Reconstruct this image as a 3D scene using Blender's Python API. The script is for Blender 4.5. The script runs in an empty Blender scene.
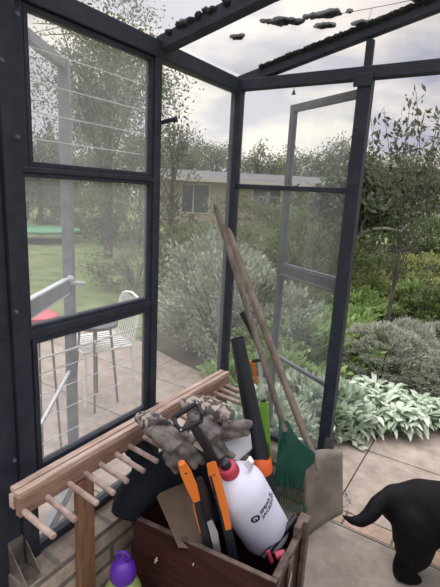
import bpy, bmesh, math, random
import numpy as np
from mathutils import Vector, Matrix, Quaternion
random.seed(7)
C = bpy.context.scene.collection
# ------------------------------------------------------------------ camera model
F = 441.0; CX, CY = 220.0, 293.5; H = 1.5
_y = np.array([510-CX, 208-CY, F]); _y /= np.linalg.norm(_y)
_x = -np.array([-491-CX, 156-CY, F]); _x = _x-(_x@_y)*_y; _x /= np.linalg.norm(_x)
_z = np.cross(_x, _y)
R = np.array([_x, _y, _z])
CAM = np.array([0, 0, H])
def ray(px, py): return R @ np.array([px-CX, py-CY, F])
def V(a): return Vector((float(a[0]), float(a[1]), float(a[2])))
def D(px, py, dep): return V(CAM + ray(px, py)/F*dep)
def onz(px, py, z): d = ray(px, py); return V(CAM + d*(z-H)/d[2])
def onx(px, py, x): d = ray(px, py); return V(CAM + d*x/d[0])
def ony(px, py, y): d = ray(px, py); return V(CAM + d*y/d[1])
# ------------------------------------------------------------------ materials
def new_mat(name):
    m = bpy.data.materials.new(name); m.use_nodes = True
    nt = m.node_tree; nt.nodes.clear()
    return m, nt, nt.nodes, nt.links
def c4(c): return (c[0], c[1], c[2], 1)
def mat(name, col, rough=.6, col2=None, scale=12, metal=0, bump=0, bscale=None, stretch=None, detail=5, lo=.35, hi=.65, spec=.5, trans=0, sss=0):
    m, nt, N, L = new_mat(name)
    out = N.new('ShaderNodeOutputMaterial'); b = N.new('ShaderNodeBsdfPrincipled')
    L.new(b.outputs[0], out.inputs[0])
    b.inputs['Base Color'].default_value = c4(col); b.inputs['Roughness'].default_value = rough
    b.inputs['Metallic'].default_value = metal; b.inputs['Specular IOR Level'].default_value = spec
    if sss: b.inputs['Subsurface Weight'].default_value = sss; b.inputs['Subsurface Radius'].default_value = (.03, .03, .03)
    tc = N.new('ShaderNodeTexCoord'); mp = N.new('ShaderNodeMapping'); L.new(tc.outputs['Object'], mp.inputs[0])
    if stretch: mp.inputs['Scale'].default_value = stretch
    if col2 or bump:
        n = N.new('ShaderNodeTexNoise'); n.inputs['Scale'].default_value = scale; n.inputs['Detail'].default_value = detail
        L.new(mp.outputs[0], n.inputs[0])
        if col2:
            r = N.new('ShaderNodeValToRGB'); r.color_ramp.elements[0].position = lo; r.color_ramp.elements[1].position = hi
            r.color_ramp.elements[0].color = c4(col); r.color_ramp.elements[1].color = c4(col2)
            L.new(n.outputs[0], r.inputs[0]); L.new(r.outputs[0], b.inputs['Base Color'])
        if bump:
            n2 = n
            if bscale:
                n2 = N.new('ShaderNodeTexNoise'); n2.inputs['Scale'].default_value = bscale; n2.inputs['Detail'].default_value = 4
                L.new(mp.outputs[0], n2.inputs[0])
            bp = N.new('ShaderNodeBump'); bp.inputs['Strength'].default_value = bump; bp.inputs['Distance'].default_value = .01
            L.new(n2.outputs[0], bp.inputs['Height']); L.new(bp.outputs[0], b.inputs['Normal'])
    return m
def leaf_mat(name, c1, c2, trans=.35, rough=.55):
    m, nt, N, L = new_mat(name)
    out = N.new('ShaderNodeOutputMaterial'); g = N.new('ShaderNodeNewGeometry')
    r = N.new('ShaderNodeValToRGB'); r.color_ramp.elements[0].color = c4(c1); r.color_ramp.elements[1].color = c4(c2)
    L.new(g.outputs['Random Per Island'], r.inputs[0])
    d = N.new('ShaderNodeBsdfPrincipled'); d.inputs['Roughness'].default_value = rough; d.inputs['Specular IOR Level'].default_value = .3
    t = N.new('ShaderNodeBsdfTranslucent'); mx = N.new('ShaderNodeMixShader'); mx.inputs[0].default_value = trans
    L.new(r.outputs[0], d.inputs['Base Color']); L.new(r.outputs[0], t.inputs[0])
    L.new(d.outputs[0], mx.inputs[1]); L.new(t.outputs[0], mx.inputs[2]); L.new(mx.outputs[0], out.inputs[0])
    return m
def glass_mat(name, haze, dirt, tint=(.98, .985, .985), hcol=(.85, .87, .89), scale=3.):
    """thin dusty pane: clear transmission, a film of dust, weak gloss"""
    m, nt, N, L = new_mat(name)
    out = N.new('ShaderNodeOutputMaterial')
    tr = N.new('ShaderNodeBsdfTransparent'); tr.inputs[0].default_value = c4(tint)
    df = N.new('ShaderNodeBsdfDiffuse'); df.inputs[0].default_value = c4(hcol)
    tl = N.new('ShaderNodeBsdfTranslucent'); tl.inputs[0].default_value = c4(hcol)
    dm = N.new('ShaderNodeMixShader'); dm.inputs[0].default_value = .8
    L.new(df.outputs[0], dm.inputs[1]); L.new(tl.outputs[0], dm.inputs[2])
    tc = N.new('ShaderNodeTexCoord'); mp = N.new('ShaderNodeMapping'); mp.inputs['Scale'].default_value = (1, 1, .35)
    L.new(tc.outputs['Object'], mp.inputs[0])
    n = N.new('ShaderNodeTexNoise'); n.inputs['Scale'].default_value = scale; n.inputs['Detail'].default_value = 9; n.inputs['Roughness'].default_value = .65
    L.new(mp.outputs[0], n.inputs[0])
    mr = N.new('ShaderNodeMapRange'); mr.inputs[1].default_value = .35; mr.inputs[2].default_value = .75
    mr.inputs[3].default_value = haze; mr.inputs[4].default_value = haze+dirt
    L.new(n.outputs[0], mr.inputs[0])
    mx = N.new('ShaderNodeMixShader'); L.new(mr.outputs[0], mx.inputs[0]); L.new(tr.outputs[0], mx.inputs[1]); L.new(dm.outputs[0], mx.inputs[2])
    gl = N.new('ShaderNodeBsdfGlossy'); gl.inputs['Roughness'].default_value = .05
    fr = N.new('ShaderNodeLayerWeight'); fr.inputs[0].default_value = .06
    mg = N.new('ShaderNodeMixShader'); L.new(fr.outputs[0], mg.inputs[0]); L.new(mx.outputs[0], mg.inputs[1]); L.new(gl.outputs[0], mg.inputs[2])
    L.new(mg.outputs[0], out.inputs[0])
    return m
def tile_mat(name, c1, c2, mortar, bw, bh, offset=.5, msize=.012, rough=.85, plane='xy', noise=.5, loc=(0, 0, 0), nscale=6):
    m, nt, N, L = new_mat(name)
    out = N.new('ShaderNodeOutputMaterial'); b = N.new('ShaderNodeBsdfPrincipled'); L.new(b.outputs[0], out.inputs[0])
    b.inputs['Roughness'].default_value = rough; b.inputs['Specular IOR Level'].default_value = .25
    g = N.new('ShaderNodeNewGeometry'); sp = N.new('ShaderNodeSeparateXYZ'); cb = N.new('ShaderNodeCombineXYZ')
    tcn = N.new('ShaderNodeTexCoord'); L.new(tcn.outputs['Object'], sp.inputs[0])
    o = {'x': 0, 'y': 1, 'z': 2}
    L.new(sp.outputs[o[plane[0]]], cb.inputs[0]); L.new(sp.outputs[o[plane[1]]], cb.inputs[1])
    mp = N.new('ShaderNodeMapping'); mp.inputs['Location'].default_value = loc; L.new(cb.outputs[0], mp.inputs[0])
    br = N.new('ShaderNodeTexBrick'); br.offset = offset; br.inputs['Scale'].default_value = 1
    br.inputs['Color1'].default_value = c4(c1); br.inputs['Color2'].default_value = c4(c2); br.inputs['Mortar'].default_value = c4(mortar)
    br.inputs['Brick Width'].default_value = bw; br.inputs['Row Height'].default_value = bh; br.inputs['Mortar Size'].default_value = msize; br.inputs['Mortar Smooth'].default_value = .3
    L.new(mp.outputs[0], br.inputs[0])
    n = N.new('ShaderNodeTexNoise'); n.inputs['Scale'].default_value = nscale; n.inputs['Detail'].default_value = 8; n.inputs['Roughness'].default_value = .7
    L.new(tcn.outputs['Object'], n.inputs[0])
    mr = N.new('ShaderNodeMapRange'); mr.inputs[3].default_value = 1-noise; mr.inputs[4].default_value = 1+noise; mr.inputs[1].default_value = .25; mr.inputs[2].default_value = .75
    L.new(n.outputs[0], mr.inputs[0])
    vm = N.new('ShaderNodeVectorMath'); vm.operation = 'SCALE'; L.new(br.outputs[0], vm.inputs[0]); L.new(mr.outputs[0], vm.inputs['Scale'])
    L.new(vm.outputs[0], b.inputs['Base Color'])
    bp = N.new('ShaderNodeBump'); bp.inputs['Strength'].default_value = .5; bp.inputs['Distance'].default_value = .004
    ad = N.new('ShaderNodeMath'); ad.operation = 'SUBTRACT'; L.new(n.outputs[0], ad.inputs[0]); L.new(br.outputs['Fac'], ad.inputs[1])
    L.new(ad.outputs[0], bp.inputs['Height']); L.new(bp.outputs[0], b.inputs['Normal'])
    return m
M = {}
M['frame'] = mat('painted_frame', (.017, .022, .034), .55, (.028, .034, .048), 20, bump=.15, bscale=90, spec=.35)
M['bolt'] = mat('bolt_metal', (.12, .125, .135), .55, metal=.3)
M['alu'] = mat('weathered_metal', (.16, .17, .19), .5, (.24, .25, .27), 15, metal=.3)
M['darkalu'] = mat('grey_door_frame', (.07, .075, .09), .5, (.10, .105, .12), 15)
M['glass_side'] = glass_mat('dusty_glass_side', .10, .06)
M['glass_side_low'] = glass_mat('dusty_glass_low', .08, .05)
M['glass_clear'] = glass_mat('dusty_glass_bay', .04, .07)
M['glass_back'] = glass_mat('dusty_glass_back', .02, .08, scale=5)
M['glass_door'] = glass_mat('dusty_glass_door', .01, .06, scale=5)
M['glass_roof'] = glass_mat('dusty_glass_roof', .02, .06, (.97, .97, .98))
M['wire'] = mat('pale_wire', (.55, .57, .58), .7)
M['brick'] = tile_mat('wall_brick', (.46, .38, .30), (.34, .27, .21), (.17, .15, .125), .225, .075, plane='yz', loc=(.03, .01, 0), noise=.5, msize=.012, nscale=14)
M['brickb'] = tile_mat('wall_brick_back', (.46, .38, .30), (.34, .27, .21), (.17, .15, .125), .225, .075, plane='xz', loc=(.03, .01, 0), noise=.5, msize=.012, nscale=14)
M['brickrow'] = tile_mat('paver_row', (.36, .24, .18), (.30, .25, .20), (.10, .09, .07), .225, .12, plane='xy', loc=(.09, -1.861+.12*16, 0), noise=.35, msize=.006, nscale=20)
M['pave'] = tile_mat('paving', (.34, .285, .235), (.275, .235, .195), (.04, .036, .03), .62, .62, offset=.0, plane='xy', loc=(.49+.62*20, -1.96+.62*20, 0), noise=.42, msize=.0045, nscale=9)
M['pavein'] = tile_mat('paving_near', (.285, .25, .21), (.26, .225, .19), (.04, .036, .03), .80, .90, offset=0, plane='xy', loc=(.62+.8*20, -1.85+.9*20, 0), noise=.40, msize=.0045, nscale=8)
M['housebrick'] = tile_mat('house_brick', (.42, .31, .22), (.36, .27, .19), (.38, .33, .27), .23, .08, plane='xz', noise=.25)
M['soil'] = mat('soil', (.035, .03, .02), .95, (.07, .06, .035), 8, bump=.5)
M['lawn'] = mat('lawn', (.085, .13, .035), .95, (.17, .21, .075), 3, bump=.6, bscale=60)
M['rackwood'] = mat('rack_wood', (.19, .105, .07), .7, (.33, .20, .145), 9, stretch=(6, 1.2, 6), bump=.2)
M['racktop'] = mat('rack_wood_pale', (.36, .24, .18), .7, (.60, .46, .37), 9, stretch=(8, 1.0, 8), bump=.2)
M['dowel'] = mat('dowel_wood', (.30, .21, .17), .7, (.50, .385, .325), 30, bump=.15)
M['postwood'] = mat('post_wood', (.20, .10, .055), .7, (.28, .155, .09), 10, stretch=(6, 6, .8), bump=.2)
M['crate'] = mat('mahogany_board', (.026, .008, .008), .6, (.058, .018, .016), 7, stretch=(1, 1, 5), bump=.25, spec=.25)
M['crateedge'] = mat('worn_wood_edge', (.05, .033, .026), .8, (.14, .10, .08), 25, bump=.3)
M['white'] = mat('white_plastic', (.70, .72, .84), .4, sss=.1)
M['paint'] = mat('white_paint_spot', (.6, .58, .52), .7)
M['red'] = mat('pink_red_plastic', (.48, .05, .09), .45)
M['black'] = mat('black_plastic', (.009, .011, .016), .45, bump=.1, scale=60)
M['rubber'] = mat('black_fabric', (.006, .008, .012), .85, (.012, .014, .02), 8, spec=.2, bump=.3, bscale=20)
M['navyink'] = mat('navy_print', (.02, .02, .07), .5)
M['orange'] = mat('orange_plastic', (.75, .19, .02), .45)
M['orangered'] = mat('orange_red_plastic', (.75, .13, .03), .45)
M['lime'] = mat('lime_plastic', (.19, .42, .05), .4)
M['olive'] = mat('pale_green_plastic', (.22, .34, .08), .4, (.30, .40, .12), 10)
M['purple'] = mat('purple_plastic', (.09, .02, .33), .35)
M['rakegreen'] = mat('dark_green_plastic', (.003, .062, .038), .42, (.004, .085, .05), 6)
M['handle'] = mat('old_wood_handle', (.10, .078, .062), .75, (.20, .16, .13), 12, stretch=(3, 3, .5), bump=.25)
M['handle2'] = mat('pale_wood_handle', (.15, .115, .09), .75, (.27, .215, .175), 12, stretch=(3, 3, .5), bump=.25)
M['steel'] = mat('worn_steel', (.21, .18, .15), .6, (.34, .31, .27), 9, metal=.35, bump=.2, bscale=60)
M['bright'] = mat('bright_steel', (.45, .46, .48), .35, metal=.8)
M['gusset'] = mat('galvanised_bracket', (.12, .10, .08), .5, (.28, .25, .22), 18, metal=.5)
M['board'] = mat('brown_board', (.10, .068, .045), .85, (.19, .13, .09), 6, bump=.4)
M['glove'] = mat('crumpled_glove', (.07, .06, .055), .9, (.40, .34, .29), 40, detail=2, lo=.46, hi=.56, bump=.8, bscale=30)
M['glovepalm'] = mat('grey_glove_palm', (.07, .062, .060), .9, (.20, .175, .155), 22, bump=.6, lo=.4, hi=.65)
M['moss'] = mat('dark_moss', (.010, .012, .010), 1, (.03, .035, .03), 40, bump=.6)
M['fur'] = mat('black_fur', (.0025, .0027, .0035), .7, (.005, .005, .0065), 40, stretch=(1, 1, 1), bump=.35, bscale=160, spec=.15)
M['bark'] = mat('bark', (.06, .05, .04), .9, (.13, .115, .095), 10, stretch=(4, 4, 1), bump=.5)
M['palebark'] = mat('pale_branch', (.42, .37, .33), .9, (.55, .5, .46), 10)
M['roof'] = mat('roof_felt', (.085, .085, .09), .95, (.13, .13, .13), 3)
M['tan'] = mat('stone_trim', (.5, .45, .38), .8)
M['darkglass'] = mat('dark_window_glass', (.05, .06, .07), .1)
M['fence'] = mat('fence_wood', (.13, .12, .10), .9, (.20, .185, .16), 6)
M['chair'] = mat('white_metal_chair', (.75, .74, .70), .5)
M['table'] = mat('grey_table', (.10, .105, .11), .35, (.14, .145, .15), 10)
M['pinkred'] = mat('faded_red_plastic', (.55, .07, .09), .5)
M['greenmat'] = mat('green_sheet', (.10, .30, .15), .6)
M['cleartube'] = glass_mat('clear_tube', .25, .1)
L_ = dict(
 tree=leaf_mat('leaf_tree', (.09, .11, .05), (.22, .25, .13)),
 hedge=leaf_mat('leaf_hedge', (.09, .125, .05), (.22, .27, .12)),
 dark=leaf_mat('leaf_dark', (.045, .065, .03), (.13, .165, .075)),
 sage=leaf_mat('leaf_sage', (.20, .24, .165), (.42, .46, .36), .2),
 mound=leaf_mat('leaf_mound', (.27, .29, .22), (.58, .60, .50), .2),
 silver=leaf_mat('leaf_silver', (.27, .36, .23), (.66, .74, .60), .2),
 bright=leaf_mat('leaf_bright', (.16, .26, .07), (.38, .50, .20)),
 yellow=leaf_mat('leaf_yellowgreen', (.22, .26, .08), (.46, .48, .20)),
 sapling=leaf_mat('leaf_sapling', (.06, .07, .045), (.16, .18, .12)))
# ------------------------------------------------------------------ mesh builder
class MB:
    def __init__(s): s.v = []; s.f = []; s.m = []; s.mi = 0
    def add(s, vs, fs):
        n = len(s.v); s.v += [Vector(v) for v in vs]; s.f += [tuple(i+n for i in f) for f in fs]; s.m += [s.mi]*len(fs); return s
    def box(s, lo, hi):
        x0, y0, z0 = lo; x1, y1, z1 = hi
        return s.add([(x0,y0,z0),(x1,y0,z0),(x1,y1,z0),(x0,y1,z0),(x0,y0,z1),(x1,y0,z1),(x1,y1,z1),(x0,y1,z1)],
                     [(0,3,2,1),(4,5,6,7),(0,1,5,4),(1,2,6,5),(2,3,7,6),(3,0,4,7)])
    def beam(s, a, b, w, h, up=(0, 0, 1)):
        """box along a-b, width w sideways, height h along up"""
        a = Vector(a); b = Vector(b); d = (b-a).normalized(); up = Vector(up)
        sd = d.cross(up).normalized(); u = sd.cross(d).normalized()
        vs = []
        for p in (a, b):
            for i, j in ((-1,-1),(1,-1),(1,1),(-1,1)): vs.append(p+sd*(i*w/2)+u*(j*h/2))
        return s.add(vs, [(0,1,2,3),(7,6,5,4),(0,4,5,1),(1,5,6,2),(2,6,7,3),(3,7,4,0)])
    def tube(s, pts, rs, n=12, cap=True, flat=1.0, up=None):
        pts = [Vector(p) for p in pts]
        if not hasattr(rs, '__len__'): rs = [rs]*len(pts)
        vs = []; fs = []; ref = Vector(up) if up else None
        for i, p in enumerate(pts):
            d = (pts[min(i+1, len(pts)-1)]-pts[max(i-1, 0)])
            if d.length < 1e-9: d = pts[-1]-pts[0]
            d.normalize()
            if ref is None:
                ref = Vector((0, 0, 1)) if abs(d.z) < .9 else Vector((1, 0, 0))
            a = d.cross(ref).normalized(); b = a.cross(d).normalized()
            if not up: ref = b
            for k in range(n):
                t = 2*math.pi*k/n; vs.append(p+(a*math.cos(t)+b*math.sin(t)*flat)*rs[i])
        for i in range(len(pts)-1):
            for k in range(n):
                k2 = (k+1) % n; fs.append((i*n+k, i*n+k2, (i+1)*n+k2, (i+1)*n+k))
        if cap: fs.append(tuple(range(n-1, -1, -1))); fs.append(tuple((len(pts)-1)*n+k for k in range(n)))
        return s.add(vs, fs)
    def prism(s, poly, off):
        poly = [Vector(p) for p in poly]; off = Vector(off); n = len(poly)
        fs = [tuple(range(n-1, -1, -1)), tuple(range(n, 2*n))]+[(i, (i+1) % n, (i+1) % n+n, i+n) for i in range(n)]
        return s.add(poly+[p+off for p in poly], fs)
    def ball(s, c, r, n=10, m=7, jit=0):
        c = Vector(c); r = Vector(r) if hasattr(r, '__len__') else Vector((r, r, r))
        vs = []; fs = []
        for i in range(1, m):
            for k in range(n):
                a = math.pi*i/m; t = 2*math.pi*k/n; q = 1+random.uniform(-jit, jit)
                vs.append(c+Vector((math.sin(a)*math.cos(t)*r.x*q, math.sin(a)*math.sin(t)*r.y*q, math.cos(a)*r.z*q)))
        vs += [c+Vector((0, 0, r.z)), c-Vector((0, 0, r.z))]; T = len(vs)-2
        for i in range(m-2):
            for k in range(n): fs.append((i*n+k, (i+1)*n+k, (i+1)*n+(k+1) % n, i*n+(k+1) % n))
        for k in range(n): fs.append((T, k, (k+1) % n)); fs.append((T+1, (m-2)*n+(k+1) % n, (m-2)*n+k))
        return s.add(vs, fs)
    def build(s, name, m, parent=None, smooth=False, bevel=0, origin=None, mats=None):
        me = bpy.data.meshes.new(name)
        o = bpy.data.objects.new(name, me); C.objects.link(o)
        off = Vector((0, 0, 0))
        if parent is not None:
            o.parent = parent; r = parent
            while r: off += r.location; r = r.parent
        elif origin is not None: off = Vector(origin); o.location = off
        me.from_pydata([v-off for v in s.v], [], s.f); me.update()
        for mm in (mats or [m]): me.materials.append(mm)
        if mats: me.polygons.foreach_set('material_index', s.m)
        bm = bmesh.new(); bm.from_mesh(me); bmesh.ops.recalc_face_normals(bm, faces=bm.faces); bm.to_mesh(me); bm.free()
        if smooth:
            me.polygons.foreach_set('use_smooth', [True]*len(me.polygons))
            me.set_sharp_from_angle(angle=math.radians(40))
        if bevel:
            b = o.modifiers.new('bevel', 'BEVEL'); b.width = bevel; b.segments = 2; b.limit_method = 'ANGLE'
        return o
def tag(o, label=None, cat=None, group=None, kind=None):
    if label: o['label'] = label
    if cat: o['category'] = cat
    if group: o['group'] = group
    if kind: o['kind'] = kind
    return o
def thing(name, loc, label=None, cat=None, group=None, kind=None):
    o = bpy.data.objects.new(name, None); C.objects.link(o); o.location = Vector(loc); o.empty_display_size = .1
    return tag(o, label, cat, group, kind)
def copy_tree(o, parent=None):
    c = o.copy(); C.objects.link(c); c.parent = parent
    for ch in list(o.children): copy_tree(ch, c)
    return c
def leaves(name, m, pts, size, rng, parent=None, origin=None, aspect=.5, dirs=None, spread=1.0, fold=.25):
    """every leaf a folded four-point blade"""
    n = len(pts); pts = np.asarray(pts, float)
    d = rng.normal(size=(n, 3))
    if dirs is not None: d = np.asarray(dirs)+d*spread*.5
    d /= np.linalg.norm(d, axis=1)[:, None]+1e-9
    q = rng.normal(size=(n, 3)); a = np.cross(d, q); a /= np.linalg.norm(a, axis=1)[:, None]+1e-9
    nn = np.cross(a, d); L = size*rng.uniform(.6, 1.3, n)[:, None]; W = L*aspect*.5
    p0 = pts; p1 = pts+d*L*.5+a*W+nn*W*fold; p2 = pts+d*L; p3 = pts+d*L*.5-a*W+nn*W*fold
    vs = np.stack([p0, p1, p2, p3], 1).reshape(-1, 3)
    off = np.zeros(3)
    if parent is not None:
        r = parent
        while r: off += np.array(r.location); r = r.parent
    elif origin is not None: off = np.array(origin, float)
    vs = vs-off
    me = bpy.data.meshes.new(name); me.vertices.add(4*n); me.vertices.foreach_set('co', vs.ravel().astype(np.float32))
    me.loops.add(6*n); me.polygons.add(2*n)
    base = (np.arange(n)*4)[:, None]
    me.loops.foreach_set('vertex_index', (base+np.array([0, 1, 2, 0, 2, 3])).ravel().astype(np.int32))
    me.polygons.foreach_set('loop_start', (np.arange(2*n)*3).astype(np.int32))
    me.update(calc_edges=True); me.validate(); me.materials.append(m)
    o = bpy.data.objects.new(name, me); C.objects.link(o)
    if parent is not None: o.parent = parent
    elif origin is not None: o.location = Vector(origin)
    return o
rng = np.random.default_rng(5)
def blob_pts(c, r, n, shell=.5, lump=.25, clusters=40):
    """points in a lumpy ellipsoid made of many smaller tufts"""
    c = np.array(c, float); r = np.array(r, float)
    u = rng.normal(size=(clusters, 3)); u /= np.linalg.norm(u, axis=1)[:, None]
    cc = u*rng.uniform(shell, 1.0, clusters)[:, None]
    k = rng.integers(0, clusters, n)
    p = cc[k]+rng.normal(size=(n, 3))*lump*.6
    return c+p*r

def remesh(o, vs=.006, sm=4, disp=0, scale=.05, disp2=0, scale2=.02):
    r = o.modifiers.new('remesh', 'REMESH'); r.mode = 'VOXEL'; r.voxel_size = vs; r.use_smooth_shade = True
    s = o.modifiers.new('smooth', 'SMOOTH'); s.iterations = sm; s.factor = .5
    for k, (d_, sc) in enumerate(((disp, scale), (disp2, scale2))):
        if d_:
            t = bpy.data.textures.new('d%d' % k, 'CLOUDS'); t.noise_scale = sc
            m = o.modifiers.new('disp', 'DISPLACE'); m.texture = t; m.strength = d_; m.mid_level = .5
# ------------------------------------------------------------------ GREENHOUSE
XL, YB, EZ = -1.147, 1.893, 1.985      # left wall plane, back wall plane, eave height
XR = .80; RX = -.17; SL = .235
RZ = EZ+.02+(RX-XL)*SL
YF = -.55
def structbox(name, m, lo, hi, bevel=.003): 
    return tag(MB().box(lo, hi).build(name, m, bevel=bevel, origin=((lo[0]+hi[0])/2, (lo[1]+hi[1])/2, lo[2])), kind='structure')
# floors
def ground(name, m, pts, z=0, th=.05):
    return tag(MB().prism([(x, y, z-th) for x, y in pts], (0, 0, th)).build(name, m), kind='structure')
ground('floor', M['pavein'], [(-1.16, -2.5), (3.2, -2.5), (3.2, 1.861), (-1.16, 1.861)])
ground('trim_1', M['brickrow'], [(-1.16, 1.861), (3.2, 1.861), (3.2, 1.955), (-1.16, 1.955)])
ground('patio', M['pave'], [(-1.16, 1.955), (3.2, 1.955), (3.2, 5.2), (.55, 4.4), (-.35, 3.05), (-.62, 2.70), (-1.2, 2.78), (-2.2, 2.95), (-4.0, 3.5), (-4.4, 2.6), (-4.4, -2.5), (-1.16, -2.5)])
ground('lawn', M['lawn'], [(-60, -20), (40, -20), (40, 70), (-60, 70)], z=-.03)
ground('garden_bed', M['soil'], [(-2.9, 2.5), (3.2, 2.5), (5, 5), (5, 16), (-6.0, 16), (-5.5, 9), (-3.4, 5.4)], z=-.012, th=.014)
# dwarf walls (the brick courses the frame stands on)
tag(MB().box((-1.165, .64, 0), (-1.035, 1.93, .30)).build('wall_left', M['brick'], bevel=.004), kind='structure')
tag(MB().box((-1.035, 1.80, 0), (-.575, 1.93, .285)).build('wall_back', M['brickb'], bevel=.004), kind='structure')
tag(MB().box((XR-.02, YF, 0), (XR+.10, 1.93, .30)).build('wall_right', M['brick'], bevel=.004), kind='structure')
# posts, plates and rails
T = iter(range(2, 60))
def trim(lo, hi): return structbox('trim_%d' % next(T), M['frame'], lo, hi)
near = thing('trim_%d' % next(T), (XL, .69, 0), kind='structure')
MB().box((XL-.03, .695, .0), (XL+.025, .748, 2.0)).box((XL-.012, .747, .3), (XL+.012, .777, 2.0) if False else (XL+.012, .752, 2.0)).box((XL-.012, .747, 1.53), (XL+.014, .776, 1.99)).box((XL-.045, .60, .0), (XL+.012, .694, 2.0)).build('post', M['frame'], near, bevel=.003)
for px, py in ((17, 14), (17, 137), (1, 60), (16, 312), (17, 462)):
    q = onx(px, py, XL+.025)
    xx = XL+.025 if q.y > .69 else XL+.012
    MB().tube([(xx, q.y, q.z), (xx+.006, q.y, q.z)], [.0065, .005], 10).build('bolt', M['bolt'], near, smooth=True)
trim((XL-.022, 1.283, .31), (XL+.022, 1.322, 1.97))                        # post between the two bays
trim((XL-.024, YB-.03, .29), (XL+.024, YB+.018, 1.99))                     # corner post
trim((XL-.03, YF, 1.955), (XL+.025, YB+.02, 2.012))                        # eave plate
trim((XL-.02, .745, .305), (XL+.02, 1.87, .335)); 
trim((XL-.02, 1.32, .335), (XL+.012, 1.36, .60))
trim((XL, YB-.025, 1.965), (XR, YB+.02, 2.012))                            # header
trim((XL+.02, YB-.022, .29), (-.575, YB+.018, .315))                       # back sill
trim((XL+.02, YB-.015, 1.525), (-.565, YB+.012, 1.547))                    # back glazing bar
trim((-.585, YB-.03, 0), (-.53, YB+.02, 1.97))                             # door jamb
trim((-.575, YB-.012, 2.01), (-.545, YB+.012, 2.11))                       # king post over the jamb
trim((.0, YB-.03, 0), (.05, YB+.02, 1.97)); trim((XR-.024, YB-.03, .3), (XR+.024, YB+.018, 1.99))
trim((XR-.025, YF, 1.955), (XR+.03, YB+.02, 2.012))
for yy in (1.31, .74, .17, YF): trim((XR-.02, yy-.02, .3), (XR+.02, yy+.02, 1.96))
trim((XL-.02, .10, 0), (XL+.02, .14, 1.97)); trim((XL-.02, YF-.02, 0), (XL+.02, YF+.02, 1.97))
# notch plate where the jamb meets the header
trim((-.60, YB-.038, 1.935), (-.525, YB-.031, 1.985))
# glazed bays
W = iter(range(1, 40))
def bay(y0, y1, z0, z1, gm, fr=.018, parts=True, wires=(), wy=None, th=.012):
    w = thing('window_%d' % next(W), (XL, (y0+y1)/2, z0), kind='structure')
    MB().box((XL-.002, y0+.004, z0+.004), (XL+.002, y1-.004, z1-.004)).build('pane', gm, w)
    if fr:
        b = MB(); x0, x1 = XL-.012, XL+.012+.004
        b.box((x0, y0, z0), (x1, y1, z0+fr)).box((x0, y0, z1-fr), (x1, y1, z1)).box((x0, y0, z0+fr), (x1, y0+fr, z1-fr)).box((x0, y1-fr, z0+fr), (x1, y1, z1-fr))
        b.build('window_frame', M['frame'], w, bevel=.002)
    for z, r in wires:
        MB().tube([(XL-.02, y0+.015, z), (XL-.02, y1-.015, z)], r, 6).build('wire', M['wire'], w)
    return w
up = [onx(95, y, XL).z for y in (66+.0, 96, 123, 147)]
bay(.775, 1.283, 1.545, 1.952, M['glass_side'], .014, wires=[(z, .0018) for z in up])
bay(.748, 1.283, 1.075, 1.528, M['glass_side'], .012)
lo = [onx(95, y, XL).z for y in (344, 358, 377, 398, 421)]
bay(.760, 1.283, .605, 1.045, M['glass_side_low'], .017, wires=[(z, r) for z, r in zip(lo, (.0035, .0016, .0015, .0015, .0015))])
bay(.748, 1.283, .335, .59, M['glass_clear'], 0)
for z0, z1 in ((.59, .607), (1.045, 1.075), (1.528, 1.545)): trim((XL-.018, .748, z0), (XL+.02, 1.283, z1))
bay(1.322, 1.865, .60, 1.955, M['glass_clear'], 0)
bay(1.36, 1.865, .335, .60, M['glass_clear'], 0)
bay(.14, .60, .02, 1.955, M['glass_clear'], 0)
def bpane(x0, x1, z0, z1, y, gm):
    w = thing('window_%d' % next(W), ((x0+x1)/2, y, z0), kind='structure')
    MB().box((x0, y-.002, z0), (x1, y+.002, z1)).build('pane', gm, w); return w
bpane(XL+.024, -.585, .315, 1.525, YB, M['glass_back']); bpane(XL+.024, -.585, 1.547, 1.965, YB, M['glass_back'])
bpane(.05, XR-.024, .02, 1.965, YB, M['glass_back'])
for a, b in ((1.31, 1.87), (.74, 1.31), (.17, .74), (YF, .17)):
    w = thing('window_%d' % next(W), (XR, (a+b)/2, .3), kind='structure')
    MB().box((XR-.002, a+.02, .3), (XR+.002, b-.02, 1.955)).build('pane', M['glass_clear'], w)
w = thing('window_%d' % next(W), (RX, YB, 2.01), kind='structure')         # gable triangle
MB().prism([(XL+.06, YB-.002, 2.012), (XR-.06, YB-.002, 2.012), (RX, YB-.002, RZ-.02)], (0, .004, 0)).build('pane', M['glass_roof'], w)
# roof
roof = thing('ceiling', (RX, .7, EZ), kind='structure')
for a, b in ((YF, .17), (.17, .75), (.75, 1.335), (1.335, YB+.02)):
    for x in (XL, XR):
        MB().prism([(x, a+.004, EZ+.048), (RX, a+.004, RZ+.028), (RX, b-.004, RZ+.028), (x, b-.004, EZ+.048)], (0, 0, .004)).build('roof_pane', M['glass_roof'], roof)
for yy, hh, ww in ((YB, .045, .04), (1.335, .05, .05), (.75, .045, .04), (.17, .045, .04), (YF, .045, .04)):
    for x in (XL, XR):
        MB().beam((x, yy, EZ+.018), (RX, yy, RZ), ww, hh).build('rafter', M['frame'], roof, bevel=.003)
MB().box((RX-.02, YF, RZ-.03), (RX+.02, YB+.02, RZ+.04)).build('ridge_beam', M['frame'], roof)
def roof_pt(px, py, lift=.056):
    """hit of the sight line with the left roof slope"""
    d = ray(px, py); # z = EZ+lift+(x-XL)*SL
    t = (EZ+lift-XL*SL-H)/(d[2]-d[0]*SL); return V(CAM+d*t)
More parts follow.
